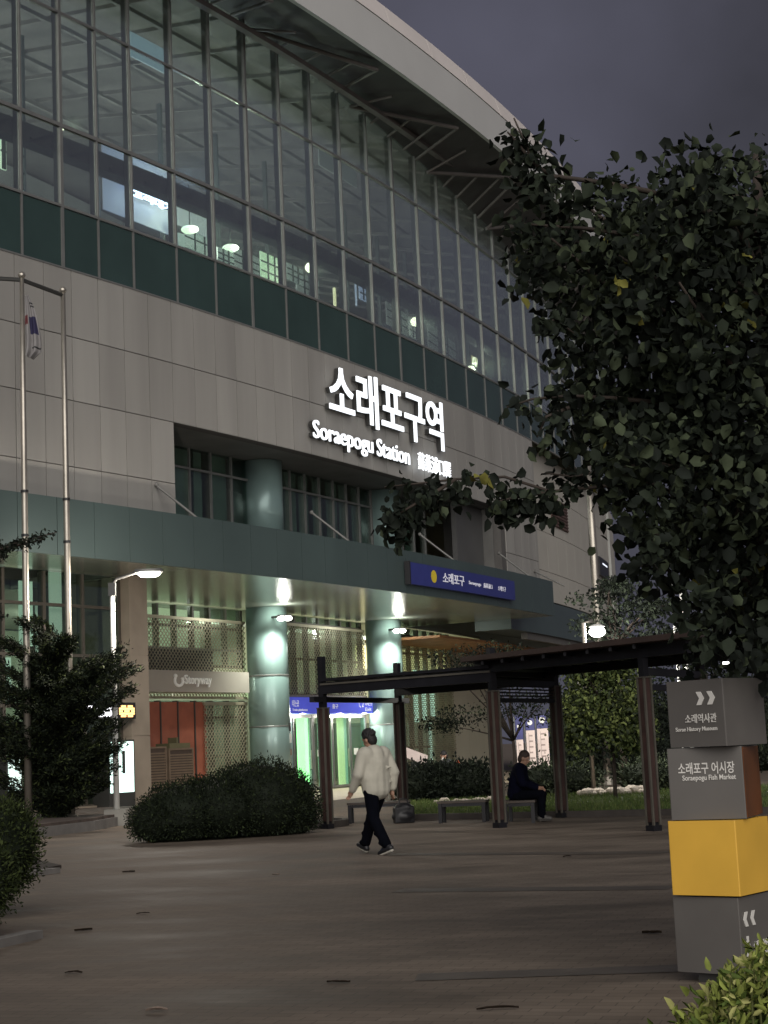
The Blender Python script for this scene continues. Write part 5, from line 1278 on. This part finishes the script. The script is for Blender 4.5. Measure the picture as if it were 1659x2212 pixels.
# lawn
a, b, c, d = at_h(885, 1772, 0), at_h(1442, 1772, 0), at_y(1500, 1705, 42), at_y(885, 1705, 42); 
ln = [(a.x, a.y + .15), (b.x + 3, b.y + .15), (c.x + 4, 42), (d.x, 42)]
q = MB(); q.prism(ln, 0, .06); tag(q.build('lawn', mat('lawn_base', (.028, .042, .014), .9, 0, .3, 4, .5)), kind='structure')
n = 26000; ux, uy = rng.random(n), rng.random(n); lnA = np.array(ln)
Pp = (lnA[0] * (1 - ux[:, None]) + lnA[1] * ux[:, None]) * (1 - uy[:, None]) + (lnA[3] * (1 - ux[:, None]) + lnA[2] * ux[:, None]) * uy[:, None]
B = np.c_[Pp, np.full(n, .055)]; D = rng.normal(size=(n, 3)) * .4 + [0, 0, 1]
V, F, kk = leaf_mesh(B, D, .11 * rng.uniform(.5, 1.3, n), .12, rnd=False)
g = np_mesh('grass', V, F, [leafm('grass_a', (.07, .11, .03)), leafm('grass_b', (.11, .14, .045))], rng.choice(2, n), None); tag(g, kind='stuff')
q = MB(); q.beam((a.x - .1, a.y + .1, .06), (b.x + 3, b.y + .1, .06), .1, .12); tag(q.build('lawn_kerb', kb), kind='structure')
# pale edging stones behind the lawn
me0 = None; sm_ = mat('pale_stone', (.42, .37, .31), .8, 0, .2, 5, .3)
spots = [(x, 40.6) for x in np.arange(940, 1078, 9)] + [(x, 41.2) for x in np.arange(1255, 1410, 12)] + [(1335, 41), (1352, 40.8), (1392, 40.9)]
for i, (x, yy) in enumerate(spots):
    r0 = random.uniform(.06, .11) if x < 1200 else random.uniform(.09, .19)
    if me0 is None:
        bm = bmesh.new(); bmesh.ops.create_icosphere(bm, subdivisions=2, radius=1); rs = random.Random(4)
        for v in bm.verts: v.co *= 1 + rs.uniform(-.16, .16)
        me0 = bpy.data.meshes.new('edging_stone'); bm.to_mesh(me0); bm.free(); me0.materials.append(sm_)
        o = link('edging_stone', me0)
    else: o = o.copy(); COL.objects.link(o)
    p = at_y(x, 1700, yy + random.uniform(-.25, .25)); o.location = (p.x, p.y, .06 + r0 * .45); o.scale = (r0 * random.uniform(.9, 1.6), r0, r0 * random.uniform(.6, .85)); o.rotation_euler = (0, 0, random.uniform(0, 6))
    tag(o, 'rough pale edging stone in the row behind the lawn', 'stone', 'pale edging stones behind the lawn')
# kerb pieces at the left edge
for k, (xa, ya, xb, yb, lb) in enumerate(((-30, 2053, 70, 2030, 'pale kerb stone at the lower left edge of the plaza'), (30, 1898, 118, 1887, 'dim kerb stone beneath the left bushes'))):
    a, b = at_h(xa, ya, 0), at_h(xb, yb, 0); q = MB(); q.beam((a.x, a.y + .1, .035), (b.x, b.y + .1, .035), .16, .07)
    q.v = [(x + .002 * math.sin(z * 90), y, z) for x, y, z in q.v]; tag(q.build('kerb_stone', kerb), lb, 'kerb', 'kerb stones at the left edge')
a = at_h(30, 1898, 0); q = MB(); q.prism([(a.x - 3, a.y - 3.2), (a.x - .25, a.y - 3.0), (a.x - .05, a.y + .1), (a.x + .3, a.y + 1.6), (a.x - .4, a.y + 3.2), (a.x - 3, a.y + 3.4)], 0, .05); tag(q.build('left_bed', soil), kind='structure')
# fallen leaves
lv = [(278, 1883, .17, 'dark curled fallen leaf at the left, nearest the bushes'), (309, 1973, .13, 'flat dark fallen leaf left of centre'), (180, 2009, .16, 'long thin dark fallen leaf near the left kerb stone'), (159, 2101, .14, 'dark fallen leaf at the lower left'), (731, 2120, .16, 'wide dark fallen leaf at the bottom centre'), (338, 2182, .13, 'pale pinkish fallen leaf at the bottom left'), (1408, 2014, .15, 'dark fallen leaf beside the signpost'), (1075, 2178, .24, 'long dark stick like fallen leaf at the bottom right of centre'), (596, 1888, .10, 'pale fallen leaf in the middle of the plaza'), (1225, 1850, .12, 'small dark fallen leaf in front of the pergola')]
for i, (x, y, s_, lb) in enumerate(lv):
    p = at_h(x, y, .012); q = MB(); nu = 8; L2_ = s_; vs = []; fs = []; rs = random.Random(i); cv = rs.uniform(.006, .018)
    for j in range(nu + 1):
        t = j / nu; w = rs.uniform(.6, 1.15) * L2_ * (.22 if i != 7 else .08) * math.sin(math.pi * min(1, t * .9 + .06)) ** .8
        for u in (-1, -.5, 0, .5, 1): vs.append((L2_ * (t - .5), w * u, cv * abs(u) ** 2 + .008 * math.sin(t * 3) * (i % 2) + rs.uniform(0, .004)))
    for j in range(nu):
        for u in range(4): a = j * 5 + u; fs.append((a, a + 1, a + 6, a + 5))
    rz = rs.uniform(-.5, .5); cr_, sr_ = math.cos(rz), math.sin(rz)
    q.v = [(p.x + x_ * cr_ - y_ * sr_, p.y + x_ * sr_ + y_ * cr_, .006 + z_) for x_, y_, z_ in vs]; q.f = fs; q.m = [0] * len(fs)
    tag(q.build('fallen_leaf', leafm('dry_leaf', (.022, .015, .010)) if i not in (5, 8) else leafm('pale_leaf', (.22, .17, .14))), lb, 'leaf', 'fallen leaves on the plaza')
